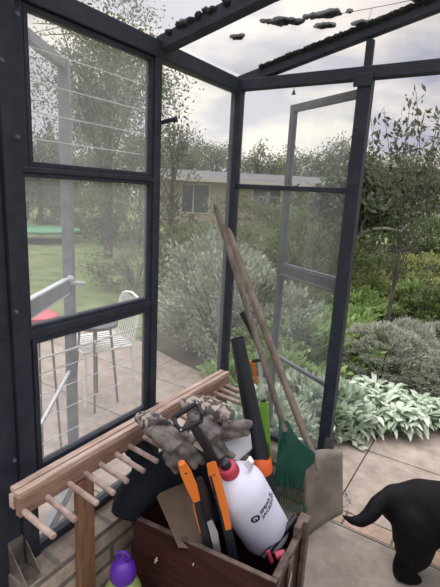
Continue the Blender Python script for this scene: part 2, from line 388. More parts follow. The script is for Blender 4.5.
# moss that has grown and slid down on the roof glass
def moss(name, px, py, sx, sy, label, cat='moss', n=9, slope=0):
    p = roof_pt(px, py); q = roof_pt(px+sx, py+sy); ax = (q-p)
    b = MB()
    for i in range(n):
        t = random.uniform(-.5, .5); w = (1-1.4*abs(t))*.022+.007
        c = p.lerp(q, .5)+ax*t*1.0+Vector((random.uniform(-.008, .008), random.uniform(-.012, .012), 0))
        c.z = EZ+.056+(c.x-XL)*SL+.003
        b.ball(c, (w*random.uniform(.8, 1.4), w*random.uniform(.8, 1.3), .007), 10, 6, .18)
    o = b.build('moss_clump', M['moss'], origin=p); remesh(o, .0045, 3, .010, .015); return tag(o, label, cat, 'moss clumps on the greenhouse roof glass')
moss('m', 262, 22, 40, 0, 'largest ragged dark moss patch at top centre of the roof glass', n=16)
moss('m', 305, 18, 44, -6, 'long smooth moss streak to the right of the largest roof patch', n=14)
moss('m', 316, 27, 15, 0, 'small oval moss lump just under the long roof streak', n=7)
moss('m', 355, 24, 15, 0, 'small oval moss lump beside the hanging twig, above the gable rafter', n=7)
moss('m', 235, 38, 8, -2, 'tiny moss lump alone between the two sloping rafters', n=5)
moss('m', 245, 5, 50, -14, 'thick dark moss bank along the upper edge of the nearer rafter', n=22)
moss('m', 183, 22, 30, 6, 'low moss bank at the foot of the nearer rafter, by the eave', n=14)
moss('m', 408, 2, 22, -4, 'thin moss smear at the top right by the roof twig', n=6)
b = MB()
for i in range(240):
    t = random.random(); yy = YB-.018+random.uniform(-.006, .0)
    x = XL+.12+t*.83; b.ball((x, yy, EZ+.041+(x-XL)*SL), (.014, .012, random.uniform(.004, .011)), 8, 5, .2)
tag(b.build('moss_ridge', M['moss'], origin=(XL+.5, YB-.04, 2.1)), 'dark fringe of moss lying all along the top of the gable rafter', 'moss', kind='stuff')
b = MB()
for i in range(90):
    t = random.random(); sd = random.choice((-1, 1))
    x = XL+.05+t*.75; yy = 1.335+sd*.027
    b.ball((x, yy, EZ+.045+(x-XL)*SL-random.uniform(0, .012)), (.014, .010, random.uniform(.006, .012)), 8, 5, .2)
tag(b.build('moss_ridge', M['moss'], origin=(XL+.5, 1.335, 2.1)), 'ragged moss clinging to both edges of the nearer rafter', 'moss', kind='stuff')
tw = [roof_pt(*p, .062) for p in ((318, 17), (345, 13), (372, 8), (398, 3), (425, -3))]
t_ = MB().tube(tw, .0014, 6).tube([tw[2], roof_pt(368, 22, .062)], .001, 5).build('dry_twig', M['bark'], origin=tw[0])
tag(t_, 'thin dry twig lying across the roof glass at the top right', 'twig')
# small dangling catches
for px, py, l in ((294, 90, 'little dark pendant hanging from the header near the corner'),):
    p = ony(px, py, YB-.03)
    o = MB().tube([p+Vector((0, 0, .05)), p], .0012, 6).tube([p, p-Vector((0, 0, .018))], [.003, .009], 8).build('hanging_hook', M['frame'], origin=p)
    tag(o, l, 'hook')
pk = onx(164, 120, XL+.03)
o = MB().tube([(XL+.0, pk.y, pk.z-.012), (XL+.05, pk.y+.01, pk.z), (XL+.075, pk.y+.02, pk.z+.004)], [.008, .008, .011], 8).build('window_catch', M['frame'], origin=pk)
tag(o, 'small dark peg catch sticking out of the post between the glass bays', 'catch')
# open back door leaf, swung right round outside
hx, hy = -.577, 1.925; dv = Vector((-.873, .487, 0)).normalized(); nv = Vector((dv.y, -dv.x, 0))
door = thing('door_1', (hx, hy, .06), kind='structure'); DL = .475
h0 = Vector((hx, hy, 0)); 
def dl(s, z): return h0+dv*s+Vector((0, 0, z))
def rail(z, hh, th=.022): MB().beam(dl(0, z), dl(DL, z), th, hh).build('rail', M['darkalu'], door, bevel=.002)
rail(1.925, .035); rail(1.12, .07, .026); rail(.635, .018); rail(.10, .06)
MB().beam(dl(DL-.018, .07), dl(DL-.018, 1.94), .024, .036, up=dv).build('stile', M['darkalu'], door, bevel=.002)
MB().beam(dl(.012, .07), dl(.012, 1.94), .024, .024, up=dv).build('stile', M['darkalu'], door, bevel=.002)
for z0, z1 in ((1.155, 1.91), (.645, 1.085), (.13, .626)):
    MB().beam(dl(DL/2, z0), dl(DL/2, z1), .004, DL-.05, up=dv).build('pane', M['glass_door'], door)
for z in (1.095, 1.145): MB().beam(dl(.03, z)-nv*.014, dl(DL-.04, z)-nv*.014, .002, .006).build('bead', M['alu'], door)
# open side door leaf outside the left wall
hx2, hy2 = -1.20, .64; e = Vector((-1.60, 1.27, 0)); h1 = Vector((hx2, hy2, 0)); dv2 = (e-h1).normalized()
door2 = thing('door_2', (hx2, hy2, .05), kind='structure'); L2 = (e-h1).length
def d2(s, z): return h1+dv2*s+Vector((0, 0, z))
MB().beam(d2(L2, .05), d2(L2, 1.99), .045, .035, up=dv2).build('stile', M['alu'], door2, bevel=.003)
MB().beam(d2(.02, .05), d2(.02, 1.99), .03, .035, up=dv2).build('stile', M['alu'], door2, bevel=.003)
MB().beam(d2(0, 1.97), d2(L2, 1.97), .03, .04).build('rail', M['alu'], door2, bevel=.003)
MB().beam(d2(0, 1.065), d2(L2, 1.065), .02, .06).build('rail', M['alu'], door2, bevel=.003)
pl = MB().beam(d2(0, 1.098), d2(L2-.03, 1.098), .024, .007).beam(d2(0, 1.032), d2(L2-.03, 1.032), .024, .005).build('bead', M['wire'], door2)
MB().beam(d2(0, .08), d2(L2, .08), .03, .06).build('rail', M['alu'], door2, bevel=.003)
MB().beam(d2(.05, .50), d2(L2-.03, .66), .012, .014).build('brace', M['wire'], door2)
hd = d2(L2-.0, 1.075)
MB().tube([hd, hd+Vector((.02, -.01, 0)), hd+Vector((.03, .02, .0)), hd+Vector((.04, .05, -.005))], .009, 8).ball(hd+Vector((.02, -.01, .02)), .018).build('door_handle', M['wire'], door2, smooth=True)

# ------------------------------------------------------------------ DOWEL RACK
RZt = .655
rack = thing('dowel_rack', (-1.04, .9, 0), 'long pale wooden rack with stubby round dowels along the low brick wall', 'rack')
r_ = MB()
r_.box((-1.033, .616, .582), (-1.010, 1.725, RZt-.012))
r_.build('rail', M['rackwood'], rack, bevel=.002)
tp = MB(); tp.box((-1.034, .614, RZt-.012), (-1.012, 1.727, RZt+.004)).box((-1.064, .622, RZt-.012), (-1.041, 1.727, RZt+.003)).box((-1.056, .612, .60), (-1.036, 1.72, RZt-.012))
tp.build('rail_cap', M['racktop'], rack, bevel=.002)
ys = [.628, .703, .781, .846, .908, .98, 1.045, 1.12, 1.19, 1.265, 1.335, 1.41, 1.48, 1.54, 1.597, 1.65, 1.70]
for i, yy in enumerate(ys):
    L = .138+random.uniform(-.005, .008); dz = -.014+random.uniform(-.006, .004); z = .598
    MB().tube([(-1.02, yy, z), (-1.02+L, yy+random.uniform(-.004, .004), z+dz)], [.0095, .0092], 12).build('dowel', M['dowel'], rack, smooth=True, bevel=.0015)
MB().box((-1.034, .815, .0), (-1.008, .88, .575)).build('leg', M['postwood'], rack, bevel=.003)
MB().box((-1.03, 1.66, .0), (-1.01, 1.71, .572)).build('leg', M['postwood'], rack, bevel=.003)
# gusset bracket on the end of the wall
g0 = Vector((-1.10, .655, .301))
gb = MB().box((-1.135, .645, .301), (-1.045, .70, .305)).box((-1.135, .645, .305), (-1.131, .70, .41))
gb.prism([(-1.131, .645, .305), (-1.045, .645, .305), (-1.131, .645, .40)], (0, .003, 0)).prism([(-1.131, .697, .305), (-1.045, .697, .305), (-1.131, .697, .40)], (0, .003, 0))
o = gb.build('angle_bracket', M['gusset'], origin=g0); tag(o, 'small brown metal angle bracket standing on the near end of the brick wall', 'bracket')

# ------------------------------------------------------------------ CRATE
FL = Vector((-.93, .985, 0)); FR = Vector((-.403, 1.035, 0)); u = (FR-FL).normalized(); w_ = Vector((-u.y, u.x, 0)); CW = (FR-FL).length; CD = .30; CH = .378
crate = thing('wooden_crate', (FL+FR)/2+w_*CD/2, 'dark reddish-brown open wooden crate packed with garden tools', 'crate')
def cp(a, b, z): return FL+u*a+w_*b+Vector((0, 0, z))
def cbox(a0, a1, b0, b1, z0, z1):
    return MB().prism([cp(a0, b0, z0), cp(a1, b0, z0), cp(a1, b1, z0), cp(a0, b1, z0)], (0, 0, z1-z0))
t = .014
cbox(0, CW, 0, t, .0, CH-.004).build('front_panel', M['crate'], crate, bevel=.002)
cbox(0, CW, CD-t, CD, .0, CH-.03).build('back_panel', M['crate'], crate, bevel=.002)
cbox(0, t, t, CD-t, .0, CH-.004).build('side_panel', M['crate'], crate, bevel=.002)
cbox(CW-t, CW, t, CD-t, .0, CH-.02).build('side_panel', M['crate'], crate, bevel=.002)
cbox(t, CW-t, t, CD-t, .004, .016).build('base_panel', M['crate'], crate)
e_ = cbox(-.001, CW+.001, -.001, t+.001, CH-.004, CH+.002); e_.build('rim', M['crateedge'], crate, bevel=.002)
cbox(-.001, t+.001, t+.001, CD, CH-.004, CH+.001).build('rim', M['crateedge'], crate, bevel=.002)
b = MB()
for a, c, zz in ((.0, .11, CH+.006), (.115, .2, CH-.012), (.2, CD, CH+.03)):
    b.prism([cp(CW-t-.004, t+a, CH-.03), cp(CW+.004, t+a, CH-.03), cp(CW+.004, min(t+c, CD), CH-.03), cp(CW-t-.004, min(t+c, CD), CH-.03)], (0, 0, zz-CH+.03))
b.build('splintered_rim', M['crateedge'], crate, bevel=.003)
cbox(CW+.002, CW+.02, CD-.045, CD-.005, .0, CH+.03).build('corner_post', M['crateedge'], crate, bevel=.003)
cbox(CW+.002, CW+.012, .11, .15, .0, CH-.02).build('corner_post', M['crateedge'], crate, bevel=.003)
for k, (px, py) in enumerate(((157, 559), (192, 566))):
    q = ony(px, py, 1.0); sgn = .012 if k == 0 else .005
    a = (q-FL).dot(u); z = q.z
    b = MB()
    for dx, dz, r in ((0, 0, 1), (-.6, -.9, .6), (.5, .8, .7), (.9, .1, .4)):
        c = cp(a+dx*sgn*.5, -.0012, z+dz*sgn); b.tube([c+w_*.001, c-w_*.0005], sgn*r*.45, 8)
    b.build('paint_fleck', M['paint'], crate)

# ------------------------------------------------------------------ SPRAYER BOTTLE
bc = onz(267, 533, .285); nk = D(227, 467, 1.44); ax = (nk-bc).normalized(); BL = (nk-bc).length
bot = thing('pump_sprayer', bc, 'large white plastic sprayer bottle with pink-red collar leaning in the crate', 'sprayer')
view = (Vector(CAM)-bc).normalized()
fr_ = (view-ax*view.dot(ax)).normalized(); sd_ = ax.cross(fr_).normalized()
def lathe(prof, n=40, c=bc, a=ax, f=fr_, s=sd_):
    b = MB(); vs = []; fs = []
    for r, h in prof:
        for k in range(n):
            th = 2*math.pi*k/n; vs.append(c+a*h+(f*math.cos(th)+s*math.sin(th))*r)
    m = len(prof)
    for i in range(m-1):
        for k in range(n): fs.append((i*n+k, i*n+(k+1) % n, (i+1)*n+(k+1) % n, (i+1)*n+k))
    fs.append(tuple(range(n-1, -1, -1))); fs.append(tuple((m-1)*n+k for k in range(n)))
    return b.add(vs, fs)
RB = .091
lathe([(.07, 0), (.084, .004), (RB-.001, .016), (RB, .03), (RB, BL-.12), (RB-.003, BL-.10), (RB-.012, BL-.078), (RB-.028, BL-.055), (.042, BL-.038), (.028, BL-.030), (.026, BL)]).build('tank', M['white'], bot, smooth=True)
col = lathe([(.029, BL-.034), (.032, BL-.031), (.031, BL-.001), (.028, BL+.004), (.02, BL+.006)], 28).build('collar', M['red'], bot, smooth=True)
b = MB()
for k in range(22):
    th = 2*math.pi*k/22; o_ = fr_*math.cos(th)+sd_*math.sin(th)
    b.beam(bc+ax*(BL-.029)+o_*.032, bc+ax*(BL-.002)+o_*.031, .004, .003, up=o_)
b.build('collar_ribs', M['red'], col)
pm = lathe([(.018, BL+.004), (.018, BL+.03), (.012, BL+.034)], 20).build('pump_cap', M['black'], bot, smooth=True)
lugd = (sd_*-1*0+fr_*.3)
# small moulded lug on the shoulder
sh = [D(243, 464, 1.43), D(248, 458, 1.43), D(252, 464, 1.42), D(250, 474, 1.44)]
MB().prism(sh, w_*.02).build('shoulder_lug', M['white'], bot, bevel=.003)
# printed emblem and words wrapped round the tank
def wrap(u0, v0, lift=.0012): 
    th = u0/RB; return bc+ax*v0+(fr_*math.cos(th)+sd_*math.sin(th))*(RB+lift)
def text_on_tank(txt, size, uc, vc, parent, name='printed_word', bold=.0):
    cu = bpy.data.curves.new('t', 'FONT'); cu.body = txt; cu.size = size; cu.offset = bold; cu.resolution_u = 2
    to = bpy.data.objects.new('t', cu); C.objects.link(to)
    dg = bpy.context.evaluated_depsgraph_get(); me = bpy.data.meshes.new_from_object(to.evaluated_get(dg))
    C.objects.unlink(to); bpy.data.objects.remove(to)
    b = MB(); vs = []
    for v in me.vertices: vs.append(wrap(uc+v.co.x*SG, vc+v.co.y))
    b.add(vs, [tuple(p.vertices) for p in me.polygons]); return b.build(name, M['navyink'], parent)
# direction in which the lettering runs to the viewer's right
rightv = V(R.T[0]) if False else Vector((float(R[0][0]), float(R[1][0]), float(R[2][0])))
SG = 1 if sd_.dot(rightv) > 0 else -1
tx0, tv = .014, .228
lab = MB(); 
for (r0, r1) in ((.0, .0165),):
    ring = [wrap((tx0-.022)*SG+r1*math.cos(a_)*SG, tv+.001+r1*math.sin(a_)) for a_ in [2*math.pi*k/28 for k in range(28)]]
    lab.add(ring, [tuple(range(28))])
emb = lab.build('round_emblem', M['navyink'], bot)
b = MB(); c0 = (tx0-.022)*SG
def disc(cu_, cv_, r, k0=0, k1=2*math.pi, lift=.0022):
    ring = [wrap(cu_+r*math.cos(a_)*SG, cv_+r*math.sin(a_), lift) for a_ in [k0+(k1-k0)*k/18 for k in range(19)]]
    return ring
b.add(disc(c0, tv+.003, .0082), [tuple(range(19))])
b.build('emblem_mark', M['white'], emb)
b = MB(); b.add([wrap(c0+x*SG, tv+y, .003) for x, y in ((-.0022, -.006), (.0022, -.006), (.0022, .006), (-.0022, .006))], [(0, 1, 2, 3)]); b.build('emblem_bar', M['navyink'], emb)
text_on_tank('SPEAR &', .0215, (tx0)*SG, tv+.003, bot, bold=.0007)
text_on_tank('JACKSON', .0215, (tx0)*SG, tv-.0195, bot, bold=.0007)
# lance of the sprayer, resting on the right rim of the crate
la = D(296, 517, 1.60); lb = D(263, 558, 1.50)
lan = thing('spray_lance', lb, 'black spray lance with pink-red trigger on the right rim of the crate', 'spray lance')
MB().tube([lb, lb.lerp(la, .5), la], [.010, .012, .012], 12).build('grip', M['black'], lan, smooth=True)
q = D(276, 556, 1.47); q2 = D(285, 553, 1.47)
MB().tube([q, q2], [.014, .012], 12).tube([D(268, 551, 1.48), D(272, 562, 1.48)], .007, 8).build('trigger', M['red'], lan, smooth=True)
MB().tube([q2, D(289, 551, 1.48)], [.012, .008], 10).build('nozzle', M['black'], lan, smooth=True)
hs = [D(289, 552, 1.48), D(291, 575, 1.42), D(286, 600, 1.40), D(296, 600, 1.5), D(300, 560, 1.56), D(303, 520, 1.6)]
MB().tube([hs[0], hs[0].lerp(hs[1], .6), hs[1], hs[2]], .003, 6).build('hose', M['steel'], lan, smooth=True)

# ------------------------------------------------------------------ PRUNING SAWS (orange handles)
def saw(pts, widths, label, dep0, dep1, name='pruning_saw', hole=0):
    n = len(pts); P = [D(x, y, dep0+(dep1-dep0)*i/(n-1)) for i, (x, y) in enumerate(pts)]
    s = thing(name, P[-1], label, 'saw', 'orange and black saws in the crate')
    nrm = (Vector(CAM)-P[1]).normalized()
    def strip(i0, i1, m, nm, th, woff=1.0, shift=0):
        lft = []; rgt = []
        for i in range(i0, i1+1):
            d = (P[min(i+1, n-1)]-P[max(i-1, 0)]).normalized(); sd = d.cross(nrm).normalized(); k = nrm
            lft.append(P[i]+sd*widths[i]*woff/2+sd*shift); rgt.append(P[i]-sd*widths[i]*woff/2+sd*shift)
        poly = lft+rgt[::-1]
        return MB().prism([p-nrm*th/2 for p in poly], nrm*th).build(nm, m, s, bevel=th*.25)
    return s, P, nrm, strip
s, P, nrm, strip = saw([(182, 464), (186, 473), (192, 487), (197, 502), (200, 515), (205, 532), (211, 556)], [.026, .036, .036, .024, .026, .03, .034],
    'left orange-handled saw with curved black grip standing in the crate', 1.40, 1.46)
hdl = strip(0, 3, M['orange'], 'handle', .016)
MB().tube([P[1]+nrm*.007, P[1]+nrm*.0105], .0048, 12).build('hole', M['black'], hdl)
MB().tube([P[0]-nrm*.002, P[0]+(P[0]-P[1]).normalized()*.004], .012, 10).build('end_cap', M['orange'], hdl)
strip(3, 6, M['black'], 'grip', .018, .95); strip(3, 5, M['orange'], 'handle_edge', .012, .22, .013)
s, P, nrm, strip = saw([(211, 462), (214, 474), (219, 492), (224, 512), (228, 530), (231, 545), (234, 570)], [.030, .036, .034, .030, .026, .026, .034],
    'right orange-handled saw standing beside the white sprayer bottle', 1.36, 1.45)
hdl = strip(0, 4, M['orange'], 'handle', .016)
MB().tube([P[1]+nrm*.007, P[1]+nrm*.0105], .0048, 12).build('hole', M['black'], hdl)
strip(4, 6, M['black'], 'grip', .014, 1.1); strip(1, 5, M['black'], 'grip_inlay', .019, .35, .011)
# dark tool grips and a blade between them
q0 = D(199, 478, 1.50); q1 = D(215, 560, 1.50)
o = thing('garden_fork_handle', q1, 'dark brown rounded tool grip between the two orange-handled saws', 'tool handle')
MB().tube([q0, q0.lerp(q1, .2), q0.lerp(q1, .6), q1], [.012, .024, .024, .018], 14).build('grip', mat('dark_brown_grip', (.03, .018, .016), .6), o, smooth=True)
q0 = D(206, 518, 1.44); q1 = D(219, 556, 1.43)
b = MB().prism([D(207, 522, 1.44), D(211, 520, 1.44), D(217, 533, 1.44), D(221, 560, 1.44), D(217, 566, 1.44), D(212, 542, 1.44)], Vector((.002, .003, .001)))
tag(b.build('trowel_blade', M['bright'], origin=q1), 'narrow pale metal blade pointing down between the saws in the crate', 'blade')
# brown board leaning in the crate
bp_ = [D(156, 497, 1.53), D(176, 468, 1.60), D(193, 490, 1.56), D(202, 550, 1.46), D(178, 548, 1.44)]
tag(MB().prism(bp_, Vector((.004, .012, 0))).build('brown_board', M['board'], origin=bp_[4], bevel=.003), 'flat brown board leaning inside the left end of the crate', 'board')
# offcut
bp_ = [D(147, 510, 1.44), D(160, 500, 1.5), D(163, 508, 1.5), D(152, 520, 1.44)]
# ------------------------------------------------------------------ BLACK BAG
bp_ = [D(124, 517, 1.56), D(128, 506, 1.57), D(138, 491, 1.58), D(152, 478, 1.59), D(170, 468, 1.60), D(190, 462, 1.60), D(205, 470, 1.60), D(210, 490, 1.58), D(208, 520, 1.55)]
b = MB().tube(bp_, [.050, .060, .068, .070, .066, .06, .055, .05, .05], 16)
b.tube([D(150, 480, 1.6), D(140, 450, 1.66), D(128, 448, 1.68)], [.06, .045, .03], 14)
bag = b.build('black_sack', M['rubber'], origin=bp_[0])
remesh(bag, .009, 3, .008, .08)
tag(bag, 'limp black fabric sack slumped over the left end of the crate, under the dowels', 'sack')
# ------------------------------------------------------------------ GLOVES
def glove(label, palm, cuff, fingers, thumb, dep):
    """palm/cuff/fingers given as sight-line waypoints at their own depths"""
    root = thing('work_glove', palm[0][0], label, 'glove')
    def ch(pts, m, name, flat=.62):
        b = MB(); b.tube([p for p, r in pts], [r for p, r in pts], 14, flat=flat, up=(0, .35, 1)); return b
    b = ch(palm, None, '')
    for fg in fingers+[thumb]:
        b.tube([p for p, r in fg], [r for p, r in fg], 10, flat=.85, up=(0, .35, 1))
        b.ball(fg[-1][0], fg[-1][1]*.95, 10, 6)
    o = b.build('hand', M['glovepalm'], root); remesh(o, .0045, 2, .010, .030, .005, .008)
    b = ch(cuff, None, ''); o = b.build('cuff', M['glove'], root); remesh(o, .0045, 2, .016, .030, .008, .01)
    return root
g = 1.46
glove('crumpled grey work glove with patterned cuff lying nearer the dowel rack',
  [(D(152, 428, g+.05), .040), (D(165, 438, g), .048), (D(178, 450, g-.02), .046)],
  [(D(140, 416, g+.10), .030), (D(150, 420, g+.07), .050), (D(160, 428, g+.03), .050)],
  [[(D(176, 448, g-.02), .020), (D(186, 456, g-.03), .018), (D(194, 466, g-.02), .015)], [(D(172, 452, g-.02), .020), (D(178, 462, g-.03), .018), (D(186, 474, g-.01), .015)],
   [(D(180, 444, g), .018), (D(192, 450, g-.01), .017), (D(202, 462, g), .013)], [(D(165, 452, g-.01), .018), (D(170, 463, g-.02), .016), (D(176, 471, g), .013)]],
  [(D(166, 430, g+.02), .018), (D(180, 432, g+.01), .017), (D(192, 440, g), .014)], g)
g = 1.50
glove('crumpled grey patterned work glove lying beside the leaning black tube',
  [(D(196, 412, g+.06), .046), (D(208, 428, g+.01), .056), (D(218, 440, g-.02), .046)],
  [(D(184, 402, g+.08), .038), (D(200, 406, g+.06), .058), (D(218, 412, g+.05), .058), (D(232, 418, g+.05), .045)],
  [[(D(222, 424, g+.02), .024), (D(236, 426, g+.02), .024), (D(248, 424, g+.03), .018)], [(D(220, 432, g+.02), .022), (D(234, 434, g+.02), .021), (D(246, 432, g+.03), .016)],
   [(D(214, 440, g), .020), (D(224, 450, g), .019), (D(232, 456, g), .014)], [(D(205, 440, g), .020), (D(212, 452, g-.02), .018), (D(220, 458, g-.01), .014)]],
  [(D(190, 424, g+.02), .020), (D(184, 434, g), .018), (D(190, 446, g-.01), .014)], g)
o = [D(216, 445, 1.52), D(236, 438, 1.56), D(250, 432, 1.58), D(252, 448, 1.56), D(238, 460, 1.52), D(224, 458, 1.5)]
tag(MB().prism(o, Vector((.0, .004, -.006))).build('plastic_tray', mat('grey_white_plastic', (.38, .39, .40), .5), origin=o[0], bevel=.002), 'pale grey plastic scoop peeping out under the right-hand glove', 'scoop')
# ------------------------------------------------------------------ D-HANDLED HAND SPADE
sp_ = thing('digging_fork', D(214, 452, 1.43), 'black D-handled garden fork shaft lying across the gloves into the crate', 'fork')
dp = 1.37
Dh = [D(174, 417, dp+.02), D(197, 403, dp+.02), D(202, 414, dp), D(201, 421, dp), D(181, 430, dp), D(176, 425, dp)]
b = MB(); ring = Dh+[Dh[0]]
for a_, c_, r in ((0, 1, .0085), (1, 2, .007), (2, 3, .007), (3, 4, .008), (4, 5, .007), (5, 0, .007)): b.tube([Dh[a_], Dh[c_]], r, 10)
for p in Dh: b.ball(p, .0082, 10, 6)
b.build('d_grip', M['black'], sp_, smooth=True)
for i in (1, 4): MB().ball(Dh[i]+(Vector(CAM)-Dh[i]).normalized()*.007, .004, 8, 5).build('rivet', M['bright'], sp_, smooth=True)
MB().tube([D(192, 424, dp), D(198, 433, dp+.02), D(207, 447, dp+.05), D(218, 468, dp+.10), D(236, 510, dp+.18)], [.011, .016, .016, .015, .013], 12).build('shaft', M['black'], sp_, smooth=True)
# ------------------------------------------------------------------ BLOWER TUBE
ta = D(237, 338, 1.76); tb = D(261, 461, 1.76)
bl = thing('leaf_blower', (tb.x, tb.y, 0), 'tall black blower tube with orange collar leaning behind the white bottle', 'leaf blower')
dd = (tb-ta).normalized()
MB().tube([ta, ta.lerp(tb, .04), ta.lerp(tb, .5), tb], [.027, .028, .033, .038], 20, cap=False).build('tube', M['black'], bl, smooth=True)
MB().tube([ta+dd*.004, ta+dd*.006], [.0255, .0255], 20).build('mouth', M['rubber'], bl)
MB().tube([tb-dd*.02, tb+dd*.0, tb+dd*.035, tb+dd*.055], [.040, .048, .046, .040], 20, flat=.85).build('collar', M['orangered'], bl, smooth=True)
MB().tube([tb+dd*.05, tb+dd*.15, Vector((tb.x+.04, tb.y-.0, .20)), Vector((tb.x+.04, tb.y, .0))], [.038, .045, .05, .05], 16).build('housing', M['black'], bl, smooth=True)
# ------------------------------------------------------------------ WEED PULLER
wp = thing('weed_puller', onz(274, 470, 0), 'slim tool with black grip, clear tube and lime-green sleeve behind the black tube', 'weeding tool')
MB().tube([D(242, 312, 1.98), D(249, 325, 1.98), D(258, 343, 1.98)], [.015, .016, .015], 12).build('grip', M['black'], wp, smooth=True)
MB().tube([D(257, 340, 1.98), D(263, 395, 1.96)], .010, 10).tube([D(257, 343, 1.985), D(263, 410, 1.96)], .002, 6).build('clear_tube', M['cleartube'], wp)
MB().tube([D(252, 361, 1.95), D(262, 360, 1.95)], .008, 10).build('clip', M['black'], wp, smooth=True)
MB().tube([D(263, 400, 1.96), D(264, 404, 1.96)], [.012, .012], 10).build('clip', M['black'], wp)
MB().tube([D(264, 402, 1.96), D(265, 440, 1.95), onz(268, 472, .05)], [.021, .024, .024], 14).build('sleeve', M['lime'], wp, smooth=True)
MB().tube([D(252, 360, 2.0), D(255, 372, 2.0), D(256, 384, 2.0)], [.010, .008, .005], 8).build('tag', M['orange'], wp, smooth=True)
# ------------------------------------------------------------------ RAKE
RT = D(215, 205, 1.99); RH = D(283, 424, 1.80); 
rk = thing('leaf_rake', onz(292, 508, 0), 'dark green plastic fan rake on a long weathered wooden handle leaning in the corner', 'rake')
MB().tube([RT, RT.lerp(RH, .02), RT.lerp(RH, .5), RH+(RH-RT).normalized()*.03], [.009, .0125, .0135, .013], 12).build('handle', M['handle'], rk, smooth=True)
hp = [(279, 420, 1.80), (288, 421, 1.80), (294, 433, 1.80), (301, 442, 1.80), (315, 453, 1.80), (315, 462, 1.81), (306, 470, 1.82), (303, 489, 1.85), (272, 486, 1.84), (276, 468, 1.82), (278, 445, 1.80)]
poly = [D(*p) for p in hp]; nr = (Vector(CAM)-poly[0]).normalized()
hd_ = MB().prism([p for p in poly], nr*.010).build('head', M['rakegreen'], rk, bevel=.003)
b = MB()
for t_ in [.12, .3, .5, .7, .88]:
    a_ = D(284, 428, 1.80)+nr*.012; c_ = D(272+t_*27, 484+t_*3, 1.84)+nr*.012; b.beam(a_, c_, .004, .004)
b.build('head_ribs', M['rakegreen'], hd_)
for k in range(14):
    t_ = k/13; a_ = D(272.5+t_*26, 482+t_*4, 1.84); x_ = 273+t_*30
    e_ = D(x_, 506-t_*3, 1.90); e2 = e_+Vector((.03, -.02, -.01))
    MB().tube([a_, a_.lerp(e_, .6)+nr*.006, e_, e2], [.0028, .0026, .0024, .002], 6).build('tine', M['rakegreen'], rk)
# ------------------------------------------------------------------ SHOVEL
ST = D(227, 229, 2.03)
P1 = onz(306.5, 538, .002); P2 = ony(343, 514, 1.83); P3 = ony(342.5, 450, 1.83); P4 = D(304, 467, 1.84)
sock = (P3+P4)*.5
shv = thing('shovel', P1, 'worn steel shovel with square blade and long wooden handle leaning beside the door', 'shovel')
nb = (P2-P1).cross(P4-P1).normalized()
if nb.dot(Vector(CAM)-P1) < 0: nb = -nb
b = MB(); n_ = 10; m_ = 10; grid = []
for j in range(m_+1):
    for i in range(n_+1):
        s_, r_2 = i/n_, j/m_
        p = P1.lerp(P2, s_).lerp(P4.lerp(P3, s_), r_2)
        p = p-nb*(.030*(1-(2*s_-1)**2))*(.3+.7*r_2)
        # shoulders slope up to the socket
        if j == m_: p = p+(P4-P1).normalized()*.03*(1-abs(2*s_-.75))*1.0
        grid.append(p)
fs = [(j*(n_+1)+i, j*(n_+1)+i+1, (j+1)*(n_+1)+i+1, (j+1)*(n_+1)+i) for j in range(m_) for i in range(n_)]
b.add(grid, fs); bl_ = b.build('blade', M['steel'], shv, smooth=True); md = bl_.modifiers.new('s', 'SOLIDIFY'); md.thickness = .004
sk0 = D(318, 470, 1.885); sk1 = D(299, 420, 1.87)
hup = (ST-sk1)
MB().tube([sk0, D(314, 457, 1.87), D(306, 438, 1.87), sk1], [.008, .017, .013, .014], 12, flat=.9).build('socket', M['steel'], shv, smooth=True)
MB().tube([D(307, 441, 1.87), sk1, sk1.lerp(ST, .5), sk1.lerp(ST, .97), ST], [.012, .0155, .0165, .018, .013], 12).build('handle', M['handle2'], shv, smooth=True)
# bar resting behind the shovel
q0 = D(337, 432, 1.80); q1 = D(329, 458, 1.80)
tag(MB().prism([ony(325, 438, 1.852), ony(334, 439, 1.852), ony(324, 511, 1.852), ony(315, 511, 1.852)], Vector((.003, .006, 0))).build('metal_strip', mat('grey_strip', (.09, .09, .09), .7), origin=q1), 'small grey metal strip between the shovel blade and the door jamb', 'strip')
# white pot behind the rake head
q = onz(272, 478, .0)
tag(MB().tube([q, q+Vector((0, 0, .03)), q+Vector((0, 0, .17))], [.035, .04, .05], 18).build('white_pot', M['white'], origin=q, smooth=True), 'small white plastic pot glimpsed between the orange collar and the rake', 'pot')
# ------------------------------------------------------------------ GREEN BOTTLE
gq = onz(123, 568, .30); gb0 = Vector((gq.x, gq.y, 0))
gbt = thing('weedkiller_bottle', gb0, 'pale green plastic bottle with a purple cap standing in front of the crate', 'bottle')
def up_lathe(prof, m, name, parent, n=28, sx=1, sy=1):
    b = MB(); vs = []; fs = []
    for r, h in prof:
        for k in range(n): th = 2*math.pi*k/n; vs.append(gb0+Vector((r*sx*math.cos(th), r*sy*math.sin(th), h)))
    for i in range(len(prof)-1):
        for k in range(n): fs.append((i*n+k, i*n+(k+1) % n, (i+1)*n+(k+1) % n, (i+1)*n+k))
    fs.append(tuple(range(n-1, -1, -1))); fs.append(tuple((len(prof)-1)*n+k for k in range(n)))
    return b.add(vs, fs).build(name, m, parent, smooth=True)
up_lathe([(.05, 0), (.062, .008), (.065, .03), (.065, .19), (.058, .225), (.040, .262), (.036, .275)], M['olive'], 'body', gbt)
cap = up_lathe([(.040, .266), (.042, .270), (.042, .292), (.037, .312), (.024, .326), (.017, .330), (.015, .336)], M['purple'], 'cap', gbt)
b = MB(); cc = gb0+Vector((0, 0, .345)); 
pts = [cc+Vector((math.cos(a_)*.019*.9, math.cos(a_)*.008, math.sin(a_)*.016)) for a_ in [2*math.pi*k/20 for k in range(21)]]
b.tube(pts, .0055, 8, cap=False).build('pull_ring', M['purple'], cap, smooth=True)

